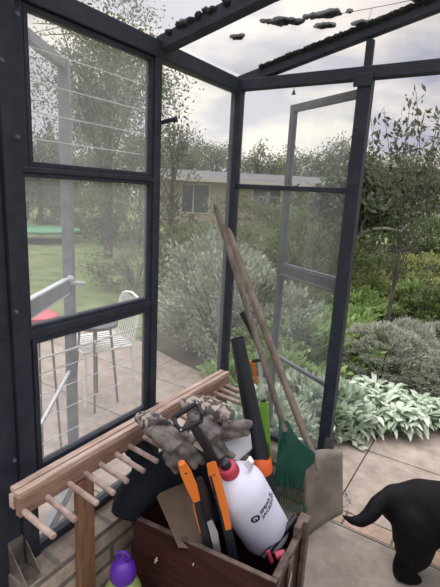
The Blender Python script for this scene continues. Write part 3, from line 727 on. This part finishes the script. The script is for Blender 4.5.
# ------------------------------------------------------------------ DOG
def skin_obj(name, verts, edges, m, parent=None, origin=(0, 0, 0), sub=2, root=0):
    me = bpy.data.meshes.new(name); me.from_pydata([Vector(v[0])-Vector(origin) for v in verts], edges, []); me.update()
    o = bpy.data.objects.new(name, me); C.objects.link(o); o.location = origin
    o.modifiers.new('skin', 'SKIN').use_smooth_shade = True
    for i, v in enumerate(verts):
        r = v[1] if hasattr(v[1], '__len__') else (v[1], v[1])
        me.skin_vertices[0].data[i].radius = r; me.skin_vertices[0].data[i].use_root = (i == root)
    s = o.modifiers.new('sub', 'SUBSURF'); s.levels = sub; s.render_levels = sub
    me.materials.append(m); return o
dg0 = onz(399, 592, 0)
fw = Vector((.93, .36, 0)).normalized(); sdv = Vector((-fw.y, fw.x, 0))
hipc = D(408, 498, 1.785)
def dq(a, s, z): return Vector((hipc.x, hipc.y, 0))+fw*a+sdv*s+Vector((0, 0, z))
zt = hipc.z
B = MB()
def limb(pts, flat=1.0): 
    B.tube([p for p, r in pts], [r for p, r in pts], 18, flat=flat)
    B.ball(pts[0][0], pts[0][1]*.98, 14, 10); B.ball(pts[-1][0], pts[-1][1]*.98, 14, 10)
limb([(dq(-.035, 0, zt-.035), .080), (dq(.03, 0, zt-.035), .112), (dq(.12, 0, zt-.045), .124), (dq(.25, 0, zt-.05), .132), (dq(.38, 0, zt-.05), .145), (dq(.50, 0, zt-.03), .13), (dq(.56, 0, zt+.02), .10)])
limb([(dq(.50, 0, zt+.0), .11), (dq(.62, 0, zt+.10), .082), (dq(.70, 0, zt+.18), .072)])
limb([(dq(.72, 0, zt+.20), .078), (dq(.78, 0, zt+.21), .078), (dq(.84, 0, zt+.19), .05), (dq(.95, 0, zt+.175), .036)])
limb([(D(399, 497, 1.79), .045), (D(388, 497, 1.78), .037), (D(377.5, 505, 1.76), .036), (D(370, 515, 1.74), .032), (D(360.5, 521.5, 1.73), .026), (D(351, 520.5, 1.72), .017), (D(341, 515, 1.71), .007)])
zf = .03
for s in (-1, 1):
    a0 = 0 if s < 0 else .03
    limb([(dq(.02+a0, s*.06, zt-.06), .086), (dq(.03+a0, s*.07, zt-.14), .083), (dq(.035+a0, s*.07, zt-.20), .066), (dq(.015+a0, s*.07, zt-.255), .046), (dq(-.015+a0, s*.068, .125), .033), (dq(-.012+a0, s*.066, .07), .027), (dq(-.002+a0, s*.066, zf), .029)])
    limb([(dq(-.002+a0, s*.066, zf), .029), (dq(.04+a0, s*.068, zf-.002), .031), (dq(.065+a0, s*.068, zf-.006), .022)])
    limb([(dq(.47, s*.07, zt-.08), .080), (dq(.48, s*.075, zt-.18), .052), (dq(.47, s*.07, .19), .035), (dq(.48, s*.07, .10), .027), (dq(.49, s*.07, zf), .028)])
    limb([(dq(.49, s*.07, zf), .028), (dq(.54, s*.07, zf-.004), .026)])
dog = thing('dog', (dg0.x+.05, dg0.y+.05, 0), 'black short-haired dog standing on the paving seen from its hindquarters', 'dog')
body = B.build('body', M['fur'], dog); remesh(body, .010, 8)
for s in (-1, 1):
    MB().prism([dq(.74, s*.055, zt+.255), dq(.79, s*.06, zt+.25), dq(.79, s*.075, zt+.17), dq(.75, s*.08, zt+.17)], sdv*s*.008).build('ear', M['fur'], dog, bevel=.003)
    MB().ball(dq(.81, s*.032, zt+.225), .009, 8, 6).build('eye', M['darkglass'], dog, smooth=True)
MB().ball(dq(.962, 0, zt+.172), (.012, .016, .012), 8, 6).build('nose', M['rubber'], dog, smooth=True)

# ------------------------------------------------------------------ PATIO FURNITURE outside the left glass
def patio_chair(label, loc, rz):
    ch = thing('garden_chair', (0, 0, 0), label, 'chair')
    r = .010
    MB().tube([(-.21, -.20, 0), (-.20, -.19, .44)], r, 8).build('leg', M['chair'], ch)
    MB().tube([(.21, -.20, 0), (.20, -.19, .44)], r, 8).build('leg', M['chair'], ch)
    MB().tube([(-.22, .24, 0), (-.20, .19, .44)], r, 8).build('leg', M['chair'], ch)
    MB().tube([(.22, .24, 0), (.20, .19, .44)], r, 8).build('leg', M['chair'], ch)
    b = MB().tube([(-.21, -.21, .44), (.21, -.21, .44), (.21, .20, .44), (-.21, .20, .44), (-.21, -.21, .44)], .011, 8)
    for k in range(9): b.beam((-.2+.05*k, -.21, .445), (-.2+.05*k, .20, .445), .02, .006)
    b.build('seat', M['chair'], ch)
    b = MB(); arc = [(-.21, .20, .44), (-.21, .24, .60), (-.19, .27, .75), (-.12, .285, .80), (0, .29, .815), (.12, .285, .80), (.19, .27, .75), (.21, .24, .60), (.21, .20, .44)]
    b.tube(arc, .011, 8)
    for k in range(9):
        x = -.16+.04*k; b.tube([(x, .20, .45), (x, .245, .6), (x, .275, .795)], .0065, 6)
    b.build('backrest', M['chair'], ch)
    ch.location = loc; ch.rotation_euler.z = rz; return ch
cl = onz(128, 384, 0)
patio_chair('white metal garden chair with slatted back on the patio beyond the left glass', (-2.34, 2.11, 0), math.radians(-22)).scale = (.86, .86, .92)
TC = onz(95, 322, .60)
tbl = thing('garden_table', (TC.x, TC.y, 0), 'dark grey round garden table on the patio in front of the white chair', 'table')
b = MB(); tz = .60; tx, ty = TC.x, TC.y
b.tube([(tx, ty, tz-.03), (tx, ty, tz-.02), (tx, ty, tz)], [.13, .155, .155], 32).build('tabletop', M['table'], tbl, smooth=True)
for a_ in (45, 135, 225, 315):
    c_, s_ = math.cos(math.radians(a_)), math.sin(math.radians(a_))
    MB().tube([(tx+c_*.10, ty+s_*.10, tz-.03), (tx+c_*.15, ty+s_*.15, 0)], .008, 8).build('leg', M['alu'], tbl)
st0 = Vector((tx-.11, ty+.02, tz+.006)); st1 = Vector((tx-.03, ty+.08, tz+.006))
tag(MB().beam(st0, st1, .012, .012).build('white_stick', M['chair'], origin=st0), 'short white stick lying on the grey garden table', 'stick')
q = onz(40, 330, .0)
rb = D(40, 319, 2.15)
rs = thing('folding_stool', (rb.x, rb.y, 0), 'small stool with a faded red round seat on the patio at the far left', 'stool')
MB().tube([(rb.x, rb.y, rb.z-.035), (rb.x, rb.y, rb.z-.03), (rb.x, rb.y, rb.z+.02), (rb.x, rb.y, rb.z+.035)], [.075, .09, .085, .06], 24).build('seat', M['pinkred'], rs, smooth=True)
for k in range(3):
    a_ = k*2.094+.6; MB().tube([(rb.x+math.cos(a_)*.05, rb.y+math.sin(a_)*.05, rb.z-.03), (rb.x+math.cos(a_)*.09, rb.y+math.sin(a_)*.09, 0)], .006, 6).build('leg', M['alu'], rs)
# green sheet on the lawn
c_ = onz(45, 240, 0)
gs = MB()
vs = []; fs = []
for k in range(24):
    a_ = 2*math.pi*k/24; vs.append(c_+Vector((math.cos(a_)*.9, math.sin(a_)*.9, .28)))
gs.tube([v for v in vs]+[vs[0]], .04, 8, cap=False); gs.add(vs, [tuple(range(24))])
for k in range(0, 24, 6): gs.tube([vs[k], Vector((vs[k].x, vs[k].y, 0))], .02, 6)
tag(gs.build('trampoline', M['greenmat'], origin=c_), 'low round green trampoline on the lawn far left', 'trampoline')
c_ = onz(40, 222, 0)
b = MB(); b.box((c_.x-1.1, c_.y-.2, .75), (c_.x+1.1, c_.y+.2, .85))
for dx in (-.9, .9): b.box((c_.x+dx-.06, c_.y-.1, 0), (c_.x+dx+.06, c_.y+.1, .75))
tag(b.build('log_bench', M['fence'], origin=c_), 'plank bench far across the lawn behind the trampoline', 'bench')

# ------------------------------------------------------------------ HOUSE
hc = onz(192, 226, 0); away = Vector((hc.x, hc.y, 0)).normalized(); yaw = math.atan2(away.y, away.x)-math.pi/2+math.radians(4)
hs = thing('bungalow', (0, 0, 0), 'low tan brick bungalow seen through the middle glass beyond the shrubs', 'house')
def hb(name, m, lo, hi, parent=hs): return MB().box(lo, hi).build(name, m, parent)
hb('wall', M['housebrick'], (-2.1, 0, -.1), (6.5, 4.0, 2.05))
b = MB(); b.prism([(-2.6, -.45, 2.0), (-2.6, 4.5, 2.0), (-2.6, 2.0, 2.50)], (9.6, 0, 0)); b.build('roof', M['roof'], hs)
hb('gutter', M['tan'], (-2.6, -.52, 1.94), (7.0, -.42, 2.06))
wd = hb('window', M['tan'], (-.55, -.04, .55), (.75, .02, 1.85)); 
MB().box((-.48, -.06, .62), (-.02, -.03, 1.78)).box((.04, -.06, .62), (.68, -.03, 1.78)).build('pane', M['darkglass'], wd)
wd = hb('window', M['tan'], (2.6, -.04, .55), (4.0, .02, 1.85)); MB().box((2.68, -.06, .62), (3.92, -.03, 1.78)).build('pane', M['darkglass'], wd)
for ch in hs.children_recursive: pass
hs.location = (hc.x, hc.y, 0); hs.rotation_euler.z = yaw
# fence line behind the beds
fn = thing('panel_fence', (0, 0, 0), 'weathered horizontal-board fence running behind the garden beds', 'fence')
fa = D(236, 200, 13.5); fb = D(470, 200, 10.5); fa.z = fb.z = 0
for z in (.35, .75, 1.12, 1.45): MB().beam(fa+Vector((0, 0, z)), fb+Vector((0, 0, z)), .03, .10 if z < 1.4 else .05).build('board', M['fence'], fn)
for k in range(7):
    p = fa.lerp(fb, k/6); MB().box((p.x-.05, p.y-.05, 0), (p.x+.05, p.y+.05, 1.6)).build('post', M['fence'], fn)

# ------------------------------------------------------------------ PLANTS
def tree(name, px, dist, htop, label, lm, crown, n=4500, leaf=.16, trunk=.12, bare=.35, clusters=60, lump=.2, group=None, cz=None, cat='tree'):
    b0 = D(px, 200, dist); b0.z = 0
    t = thing(name, b0, label, cat, group)
    cz = cz or htop-crown[2]
    br = MB(); top = b0+Vector((0, 0, htop*.9)); br.tube([b0, b0+Vector((trunk*.3, 0, htop*.4)), top], [trunk, trunk*.7, trunk*.15], 8)
    c = b0+Vector((0, 0, cz)); ends = []
    for i in range(26):
        h0_ = b0.lerp(top, random.uniform(.25, .85)); dr = Vector((random.gauss(0, 1), random.gauss(0, 1), random.uniform(-.1, 1.2))).normalized()
        e = c+Vector((dr.x*crown[0], dr.y*crown[1], dr.z*crown[2]))*random.uniform(.6, 1); m_ = h0_.lerp(e, .5)+Vector((0, 0, crown[2]*.12))
        br.tube([h0_, m_, e], [trunk*.28, trunk*.16, trunk*.05], 5); ends.append(e)
        for j in range(3):
            e2 = m_.lerp(e, random.random())+Vector((random.gauss(0, .25)*crown[0], random.gauss(0, .25)*crown[1], random.gauss(0, .2)*crown[2]))
            br.tube([m_, e2], [trunk*.1, trunk*.03], 4)
    br.build('trunk', M['bark'], t)
    leaves('foliage', lm, blob_pts(c, crown, n, bare, lump, clusters), leaf, rng, t, aspect=.6)
    return t
def bush(name, c, r, n, lm, leaf, label, cat='shrub', aspect=.4, updir=.6, shell=.65, lump=.16, clusters=90, group=None, spread=1.0, mi=None):
    c = Vector(c); o_ = Vector((c.x, c.y, 0))
    pts = blob_pts(c, r, n, shell, lump, clusters); pts[:, 2] = np.abs(pts[:, 2])
    dirs = (pts-np.array(c)); dirs /= np.linalg.norm(dirs, axis=1)[:, None]+1e-9; dirs[:, 2] += updir
    t = thing(name, o_, label, cat, group)
    st = MB()
    for i in range(14):
        a_ = random.uniform(0, 6.28); q = random.uniform(.3, .75)
        st.tube([o_+Vector((math.cos(a_)*.04, math.sin(a_)*.04, 0)), Vector((c.x+math.cos(a_)*r[0]*q*.6, c.y+math.sin(a_)*r[1]*q*.6, c.z+r[2]*.0)), Vector((c.x+math.cos(a_)*r[0]*q, c.y+math.sin(a_)*r[1]*q, c.z+r[2]*.5))], [.012, .008, .004], 5)
    st.build('stem', M['bark'], t)
    leaves('foliage', lm, pts, leaf, rng, t, aspect=aspect, dirs=dirs, spread=spread)
    return t
# far line of trees, left to right
far = [(20, 38, 4.6, (2.6, 1.6, 2.3), 'far grey-green tree at the extreme left of the garden'),
 (60, 33, 4.6, (2.6, 1.6, 2.5), 'far rounded tree right of the leftmost one, beyond the lawn'),
 (100, 36, 5.1, (2.6, 1.6, 2.6), 'far bushy tree behind the weeping tree, beyond the lawn'),
 (140, 35, 5.4, (2.4, 1.6, 2.6), 'far leafy tree behind the post between the glass bays'),
 (178, 36, 5.6, (2.6, 1.6, 2.3), 'far tree rising just behind the left end of the bungalow roof'),
 (215, 38, 5.8, (2.6, 1.6, 2.3), 'far low tree behind the bungalow, left of the corner post'),
 (255, 31, 5.1, (2.4, 1.6, 2.6), 'far tree just right of the corner post, behind the fence'),
 (290, 33, 5.0, (2.2, 1.6, 2.6), 'far tree behind the left part of the open door'),
 (325, 30, 5.4, (1.9, 1.6, 2.7), 'taller far tree seen through the open door top pane'),
 (362, 32, 5.0, (2.2, 1.6, 2.5), 'far tree hidden partly by the door jamb'),
 (395, 32, 5.1, (2.2, 1.6, 2.5), 'far tree right of the jamb behind the leafy sapling'),
 (430, 31, 5.0, (2.2, 1.6, 2.5), 'far tree second from the right edge of the view'),
 (470, 30, 5.1, (2.2, 1.6, 2.5), 'far tree at the extreme right edge of the view')]
for i, (px, dist, h, cr, lb) in enumerate(far):
    tree('garden_tree', px, dist, h+random.uniform(-.2, .3), lb, L_[('tree', 'hedge', 'tree')[i % 3]], cr, 9000, .16, .14, .3, 90, .2)
tree('weeping_tree', 108, 9.5, 5.4, 'tall loose weeping tree beyond the left glass with hanging twigs', L_['tree'], (1.7, 1.6, 2.3), 24000, .062, .10, .25, 150, .17, cz=3.4)
tree('garden_tree', 40, 13, 3.2, 'thin tree behind the outer door stile at the far left', L_['dark'], (1.3, 1.3, 1.2), 3000, .10, .08, .4, 50, .16, cz=2.0)
tree('garden_tree', 172, 11, 3.6, 'sparse fine-twigged tree just right of the post between the bays', L_['tree'], (.9, .9, 1.1), 1500, .08, .06, .3, 45, .16, cz=2.5)
apple = tree('apple_tree', 352, 6.3, 2.2, 'small dark spreading apple tree behind the door jamb', L_['dark'], (.9, .8, .62), 5000, .085, .07, .3, 80, .18, cz=1.5)
# right-hand sapling with upright leafy shoots against the sky
s0 = D(405, 200, 4.6); s0.z = 0
sap = thing('sapling', s0, 'young tree with upright leafy shoots against the sky at the right', 'tree')
b = MB(); lp = []; ld = []
shoots = [((380, 215), (374, 165), (371, 118)), ((400, 215), (392, 170), (384, 112)), ((405, 215), (404, 160), (410, 102)), ((410, 215), (414, 160), (426, 108)), ((415, 215), (428, 165), (440, 112)),
          ((405, 200), (420, 150), (416, 92)), ((420, 200), (436, 150), (452, 96)), ((395, 205), (384, 180), (366, 142)), ((410, 200), (396, 150), (398, 124)), ((425, 210), (444, 175), (470, 130)), ((400, 210), (410, 180), (404, 146)), ((420, 210), (428, 180), (434, 140))]
for sh in shoots:
    dj = 4.6+random.uniform(-.35, .35); P_ = [D(sh[0][0], sh[0][1], 4.6), D(sh[1][0], sh[1][1], dj), D(sh[2][0], sh[2][1], dj)]
    b.tube([s0+Vector((0, 0, .5)), P_[0], P_[1], P_[2]], [.004, .004, .004, .0025], 5)
    for k in range(64):
        t_ = random.random(); p = P_[0].lerp(P_[1], t_*2) if t_ < .5 else P_[1].lerp(P_[2], t_*2-1)
        p = p+Vector((random.gauss(0, .045), random.gauss(0, .045), 0))
        d_ = Vector((random.gauss(0, 1), random.gauss(0, 1), .9)).normalized(); lp.append(p); ld.append(d_)
b.tube([s0, s0+Vector((0, 0, .55))], [.03, .02], 8); b.build('trunk', M['bark'], sap)
leaves('foliage', L_['sapling'], np.array(lp), .085, rng, sap, aspect=.38, dirs=np.array(ld), spread=.6)
# pale dead branch of the apple tree
db = [D(352, 240, 6.3), D(362, 232, 6.0), D(372, 229, 5.9), D(385, 228, 5.8), D(401, 231, 5.7), D(409, 223, 5.7)]
b = MB().tube(db, [.03, .024, .020, .018, .016, .006], 7).tube([db[1], D(361, 226, 6), D(368, 216, 6)], [.016, .012, .005], 6)
tag(b.build('dead_branch', M['palebark'], apple, smooth=True), 'pale bare curved dead branch')
# hedge along the mid distance
def gp(px, py): return onz(px, py, 0)
bed = [
 # px centre, dist, half widths, height, mat, leaf, n, label
 (250, 11.5, (1.5, .9, 1.5), 'hedge', .09, 4000, 'dark tall hedge shrub behind the corner post'),
 (285, 10.5, (1.2, .9, 1.45), 'tree', .09, 4000, 'tall shrub behind the open door, left half'),
 (322, 9.5, (1.1, .9, 1.4), 'hedge', .09, 4000, 'tall shrub behind the open door, right half'),
 (366, 9.0, (1.1, .9, 1.35), 'dark', .08, 4500, 'dark tall shrub just right of the jamb, behind the apple tree'),
 (410, 8.8, (1.1, .9, 1.35), 'dark', .08, 4500, 'dark tall shrub under the leafy sapling'),
 (455, 8.4, (1.1, .9, 1.4), 'hedge', .08, 4000, 'tall shrub at the right edge behind the beds')]
for px, dist, r, m_, lf, n, lb in bed:
    p = D(px, 200, dist); bush('tall_shrub', (p.x, p.y, r[2]*.42), (r[0], r[1], r[2]*.62), n, L_[m_], lf, lb, clusters=70)
# left bay shrubs: grey-green sage masses beyond the middle glass
bush('sage_shrub', (-2.05, 3.35, .42), (.58, .5, .52), 9000, L_['sage'], .055, 'big soft grey-green shrub low behind the middle glass bay')
bush('sage_shrub', (-2.95, 4.55, .42), (.75, .6, .55), 8000, L_['sage'], .06, 'taller grey-green shrub behind the soft one, below the bungalow window')
bush('sage_shrub', (-1.62, 3.55, .32), (.42, .38, .38), 6500, L_['sage'], .05, 'grey-green shrub directly behind the corner post')
bush('green_shrub', (-4.0, 6.8, .42), (1.2, .9, .55), 5000, L_['hedge'], .08, 'mid-green shrub mass in front of the bungalow wall')
bush('green_shrub', (-5.3, 7.0, .38), (.7, .7, .5), 3500, L_['hedge'], .08, 'mid-green shrub at the left of the bungalow, behind the post')
bush('green_shrub', (-4.6, 4.9, .30), (.8, .6, .38), 3500, L_['hedge'], .06, 'low rough shrub behind the white garden chair')
bush('green_shrub', (-2.3, 5.9, .55), (.9, .7, .7), 5000, L_['hedge'], .07, 'green shrub behind the corner post, left of the open door')
# distant shrubs over the lawn seen through the left panes
for px, dist, s, lb in ((35, 17, 1.1, 'dark shrub at the far side of the lawn, extreme left'), (85, 15, 1.2, 'dark shrub at the far side of the lawn right of the outer stile'), (112, 13, 1.3, 'dark shrub with pale twigs at the lawn edge'), (140, 12, 1.3, 'dark shrub left of the post between the bays, lawn edge'), (60, 20, 1.4, 'dark shrub at the lawn end behind the trampoline')):
    p = D(px, 215, dist); bush('lawn_shrub', (p.x, p.y, s*.5), (s*1.2, s, s*.75), 3200, L_['dark' if px != 112 else 'tree'], .11, lb, clusters=60)
# beds behind the back wall: leafy perennials
per = [(250, 300, 5.0, 'sage', .5), (262, 345, 3.3, 'bright', .34), (296, 330, 3.7, 'bright', .46), (328, 326, 4.0, 'bright', .44), (300, 375, 3.0, 'silver', .26), (270, 392, 2.75, 'silver', .24), (330, 388, 2.95, 'silver', .24),
       (350, 290, 5.4, 'bright', .42), (372, 278, 6.0, 'yellow', .5), (400, 270, 6.4, 'hedge', .55), (428, 275, 6.0, 'yellow', .5), (345, 320, 4.6, 'bright', .36), (300, 290, 5.4, 'hedge', .45), (275, 262, 7.2, 'hedge', .6), (325, 262, 7.0, 'yellow', .55), (360, 255, 7.6, 'hedge', .6), (390, 245, 8.0, 'hedge', .6), (435, 250, 7.6, 'yellow', .6), (440, 300, 5.2, 'hedge', .45), (415, 292, 5.7, 'bright', .42)]
nm = {'sage': 'grey-green', 'bright': 'bright green', 'silver': 'pale silvery', 'yellow': 'yellow-green', 'hedge': 'mid green'}
wh = ['left of the open door', 'by the outer door stile, low', 'behind the lower door pane', 'behind the lower door pane, by the jamb', 'under the bottom rail of the door', 'beside the leaning handles, low', 'against the foot of the jamb',
      'just right of the jamb above the mounds', 'right of the jamb, farther back', 'under the apple tree', 'right of centre under the sapling', 'at the jamb edge behind the grey mound', 'behind the middle of the door', 'far behind the outer stile', 'far behind the door mid-rail', 'at the jamb, far back', 'below the pale dead branch', 'at the right edge, far back', 'at the right edge behind the mounds', 'behind the largest grey mound']
for (px, py, dist, m_, h), w0 in zip(per, wh):
    p = D(px, py, dist); r = h*1.15
    bush('leafy_perennial', (p.x, p.y, h*.45), (r, r*.85, h*.62), int(2600+1500*h), L_[m_], .075 if m_ in ('bright', 'silver') else .06, '%s leafy plant %s' % (nm[m_], w0), 'plant', aspect=.45, clusters=60)
# rounded grey mounds (lavender-like)
bush('grey_mound_shrub', (-.70, 3.72, .20), (.40, .34, .27), 26000, L_['mound'], .036, 'large rounded grey-leaved mound behind the silver plants', aspect=.22, clusters=300, lump=.075, shell=.93, updir=.4, spread=.8)
bush('grey_mound_shrub', (-.60, 4.15, .20), (.26, .26, .24), 7000, L_['mound'], .045, 'rounded grey-leaved mound farther back, behind the largest mound', aspect=.16, clusters=120, lump=.11, shell=.85, updir=.9, spread=.7)
bush('grey_mound_shrub', (-.14, 3.66, .17), (.30, .30, .22), 18000, L_['mound'], .036, 'rounded grey-leaved mound at the right edge of the view', aspect=.22, clusters=240, lump=.075, shell=.93, updir=.4, spread=.8)
bush('grey_mound_shrub', (-.28, 4.40, .18), (.30, .26, .24), 7000, L_['mound'], .045, 'rounded grey-leaved mound behind the gap between the front two', aspect=.16, clusters=120, lump=.11, shell=.85, updir=.9, spread=.7)
# silver woolly plants edging the paving: rosettes of long soft leaves
def rosette(k):
    b = MB()
    for i in range(34):
        a_ = random.uniform(0, 6.283); ln = random.uniform(.09, .16); el = random.uniform(.15, 1.1); wd_ = random.uniform(.014, .021)
        base = Vector((math.cos(a_)*.02, math.sin(a_)*.02, random.uniform(.01, .07))); dr = Vector((math.cos(a_)*math.cos(el), math.sin(a_)*math.cos(el), math.sin(el))); sdl = Vector((-math.sin(a_), math.cos(a_), 0))
        rows = []
        for j in range(5):
            t_ = j/4; p = base+dr*ln*t_-Vector((0, 0, 1))*ln*.45*t_*t_; w2 = wd_*math.sin(math.pi*(.12+.85*t_))
            rows += [p-sdl*w2+Vector((0, 0, w2*.35)), p, p+sdl*w2+Vector((0, 0, w2*.35))]
        for p in rows: p.z = max(p.z, .004)
        b.add(rows, [(j*3+c, j*3+c+1, j*3+c+4, j*3+c+3) for j in range(4) for c in range(2)])
    o = b.build('silver_plant', L_['silver'], smooth=True)
    return tag(o, 'pale silvery woolly-leaved plant in the low clump edging the paving', 'plant', 'silver woolly plants edging the paving')
protos = [rosette(k) for k in range(4)]; used = [0]*4; cnt = 0
rowsp = []
for yy in np.arange(2.60, 3.45, .085):
    for xx in np.arange(-.92, .05, .095):
        x_, y_ = xx+random.uniform(-.03, .03), yy+random.uniform(-.03, .03)
        pe = 2.66 if x_ < -.55 else 2.66+(x_+.55)*1.15
        if y_ < pe or y_ > 3.35+.1*x_: continue
        if y_ < pe+.0: continue
        rowsp.append((x_, y_))
for i, (x_, y_) in enumerate(rowsp):
    k = i % 4
    if used[k]: o = protos[k].copy(); C.objects.link(o)
    else: o = protos[k]; used[k] = 1
    o.location = (x_, y_, random.uniform(-.005, .01)+.035*min(1, max(0, (y_-2.7)*3))); o.rotation_euler.z = random.uniform(0, 6.28); s_ = random.uniform(.85, 1.25); o.scale = (s_, s_, s_*random.uniform(.9, 1.3))
# stray leaf litter by the shovel
for k, (px, py) in enumerate(((343, 508), (347, 500), (349, 510), (350, 492), (353, 505))):
    p = onz(px, py, .003)
lp = [np.array(onz(random.uniform(341, 352), random.uniform(490, 515), .004)) for k in range(26)]
tag(leaves('leaf_litter', leaf_mat('dry_leaf', (.06, .05, .04), (.35, .33, .28), .1), lp, .016, rng, origin=lp[0], aspect=.5, dirs=np.array([[random.gauss(0, 1), random.gauss(0, 1), .05] for k in range(26)]), spread=.05), 'scatter of dry leaf scraps on the paving by the shovel blade', 'leaf litter', kind='stuff')

# ------------------------------------------------------------------ SKY AND LIGHT
W_ = bpy.data.worlds.new('sky'); bpy.context.scene.world = W_; W_.use_nodes = True
nt = W_.node_tree; N = nt.nodes; L = nt.links; N.clear()
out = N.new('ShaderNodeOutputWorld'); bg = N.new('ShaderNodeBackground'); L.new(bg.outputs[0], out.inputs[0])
tc = N.new('ShaderNodeTexCoord'); nv_ = N.new('ShaderNodeVectorMath'); nv_.operation = 'NORMALIZE'; L.new(tc.outputs['Generated'], nv_.inputs[0])
mp = N.new('ShaderNodeMapping'); mp.inputs['Scale'].default_value = (1.6, 1.6, 4.2); mp.inputs['Location'].default_value = (.3, .7, .1); L.new(nv_.outputs[0], mp.inputs[0])
n1 = N.new('ShaderNodeTexNoise'); n1.inputs['Scale'].default_value = 2.2; n1.inputs['Detail'].default_value = 7; n1.inputs['Roughness'].default_value = .5; L.new(mp.outputs[0], n1.inputs[0])
cr = N.new('ShaderNodeValToRGB'); cr.color_ramp.elements[0].position = .43; cr.color_ramp.elements[0].color = (.40, .42, .54, 1); cr.color_ramp.elements[1].position = .57; cr.color_ramp.elements[1].color = (.88, .81, .77, 1)
L.new(n1.outputs[0], cr.inputs[0])
# glow of the low sun behind cloud
sund = (D(195, 118, 5)-Vector(CAM)).normalized()
dt = N.new('ShaderNodeVectorMath'); dt.operation = 'DOT_PRODUCT'; L.new(nv_.outputs[0], dt.inputs[0]); dt.inputs[1].default_value = sund
mr = N.new('ShaderNodeMapRange'); mr.inputs[1].default_value = .86; mr.inputs[2].default_value = 1.0; mr.inputs[3].default_value = 0; mr.inputs[4].default_value = 1; mr.interpolation_type = 'SMOOTHSTEP'
L.new(dt.outputs['Value'], mr.inputs[0])
mx = N.new('ShaderNodeMix'); mx.data_type = 'RGBA'; mx.blend_type = 'ADD'; mx.inputs[7].default_value = (.45, .42, .34, 1)
L.new(mr.outputs[0], mx.inputs[0]); L.new(cr.outputs[0], mx.inputs[6]); L.new(mx.outputs[2], bg.inputs[0])
# an overcast sky is brighter overhead than near the horizon
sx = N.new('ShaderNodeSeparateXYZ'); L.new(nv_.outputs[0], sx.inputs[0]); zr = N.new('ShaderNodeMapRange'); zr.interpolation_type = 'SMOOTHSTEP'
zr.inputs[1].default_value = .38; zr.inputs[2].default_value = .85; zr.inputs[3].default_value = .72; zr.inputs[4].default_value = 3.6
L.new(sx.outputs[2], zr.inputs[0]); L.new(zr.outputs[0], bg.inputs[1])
sl = bpy.data.lights.new('sun', 'SUN'); sl.energy = .8; sl.angle = math.radians(25); sl.color = (1, .93, .84)
so = bpy.data.objects.new('sun', sl); C.objects.link(so)
sd3 = Vector((-.35, .45, .85)).normalized(); so.rotation_euler = sd3.to_track_quat('Z', 'Y').to_euler()
# ------------------------------------------------------------------ CAMERA
cd = bpy.data.cameras.new('camera'); cd.sensor_fit = 'VERTICAL'; cd.sensor_height = 24; cd.lens = 24*F/587; cd.clip_start = .02; cd.clip_end = 300
co = bpy.data.objects.new('camera', cd); C.objects.link(co)
rt = Vector(R[:, 0]); upv = -Vector(R[:, 1]); bk = -Vector(R[:, 2])
mw = Matrix(((rt.x, upv.x, bk.x, 0), (rt.y, upv.y, bk.y, 0), (rt.z, upv.z, bk.z, H), (0, 0, 0, 1))); co.matrix_world = mw
S = bpy.context.scene; S.camera = co
S.view_settings.view_transform = 'Standard'; S.view_settings.look = 'None'; S.view_settings.gamma = 1; S.view_settings.use_curve_mapping = False
S.view_settings.exposure = .35
S.cycles.transparent_max_bounces = 24
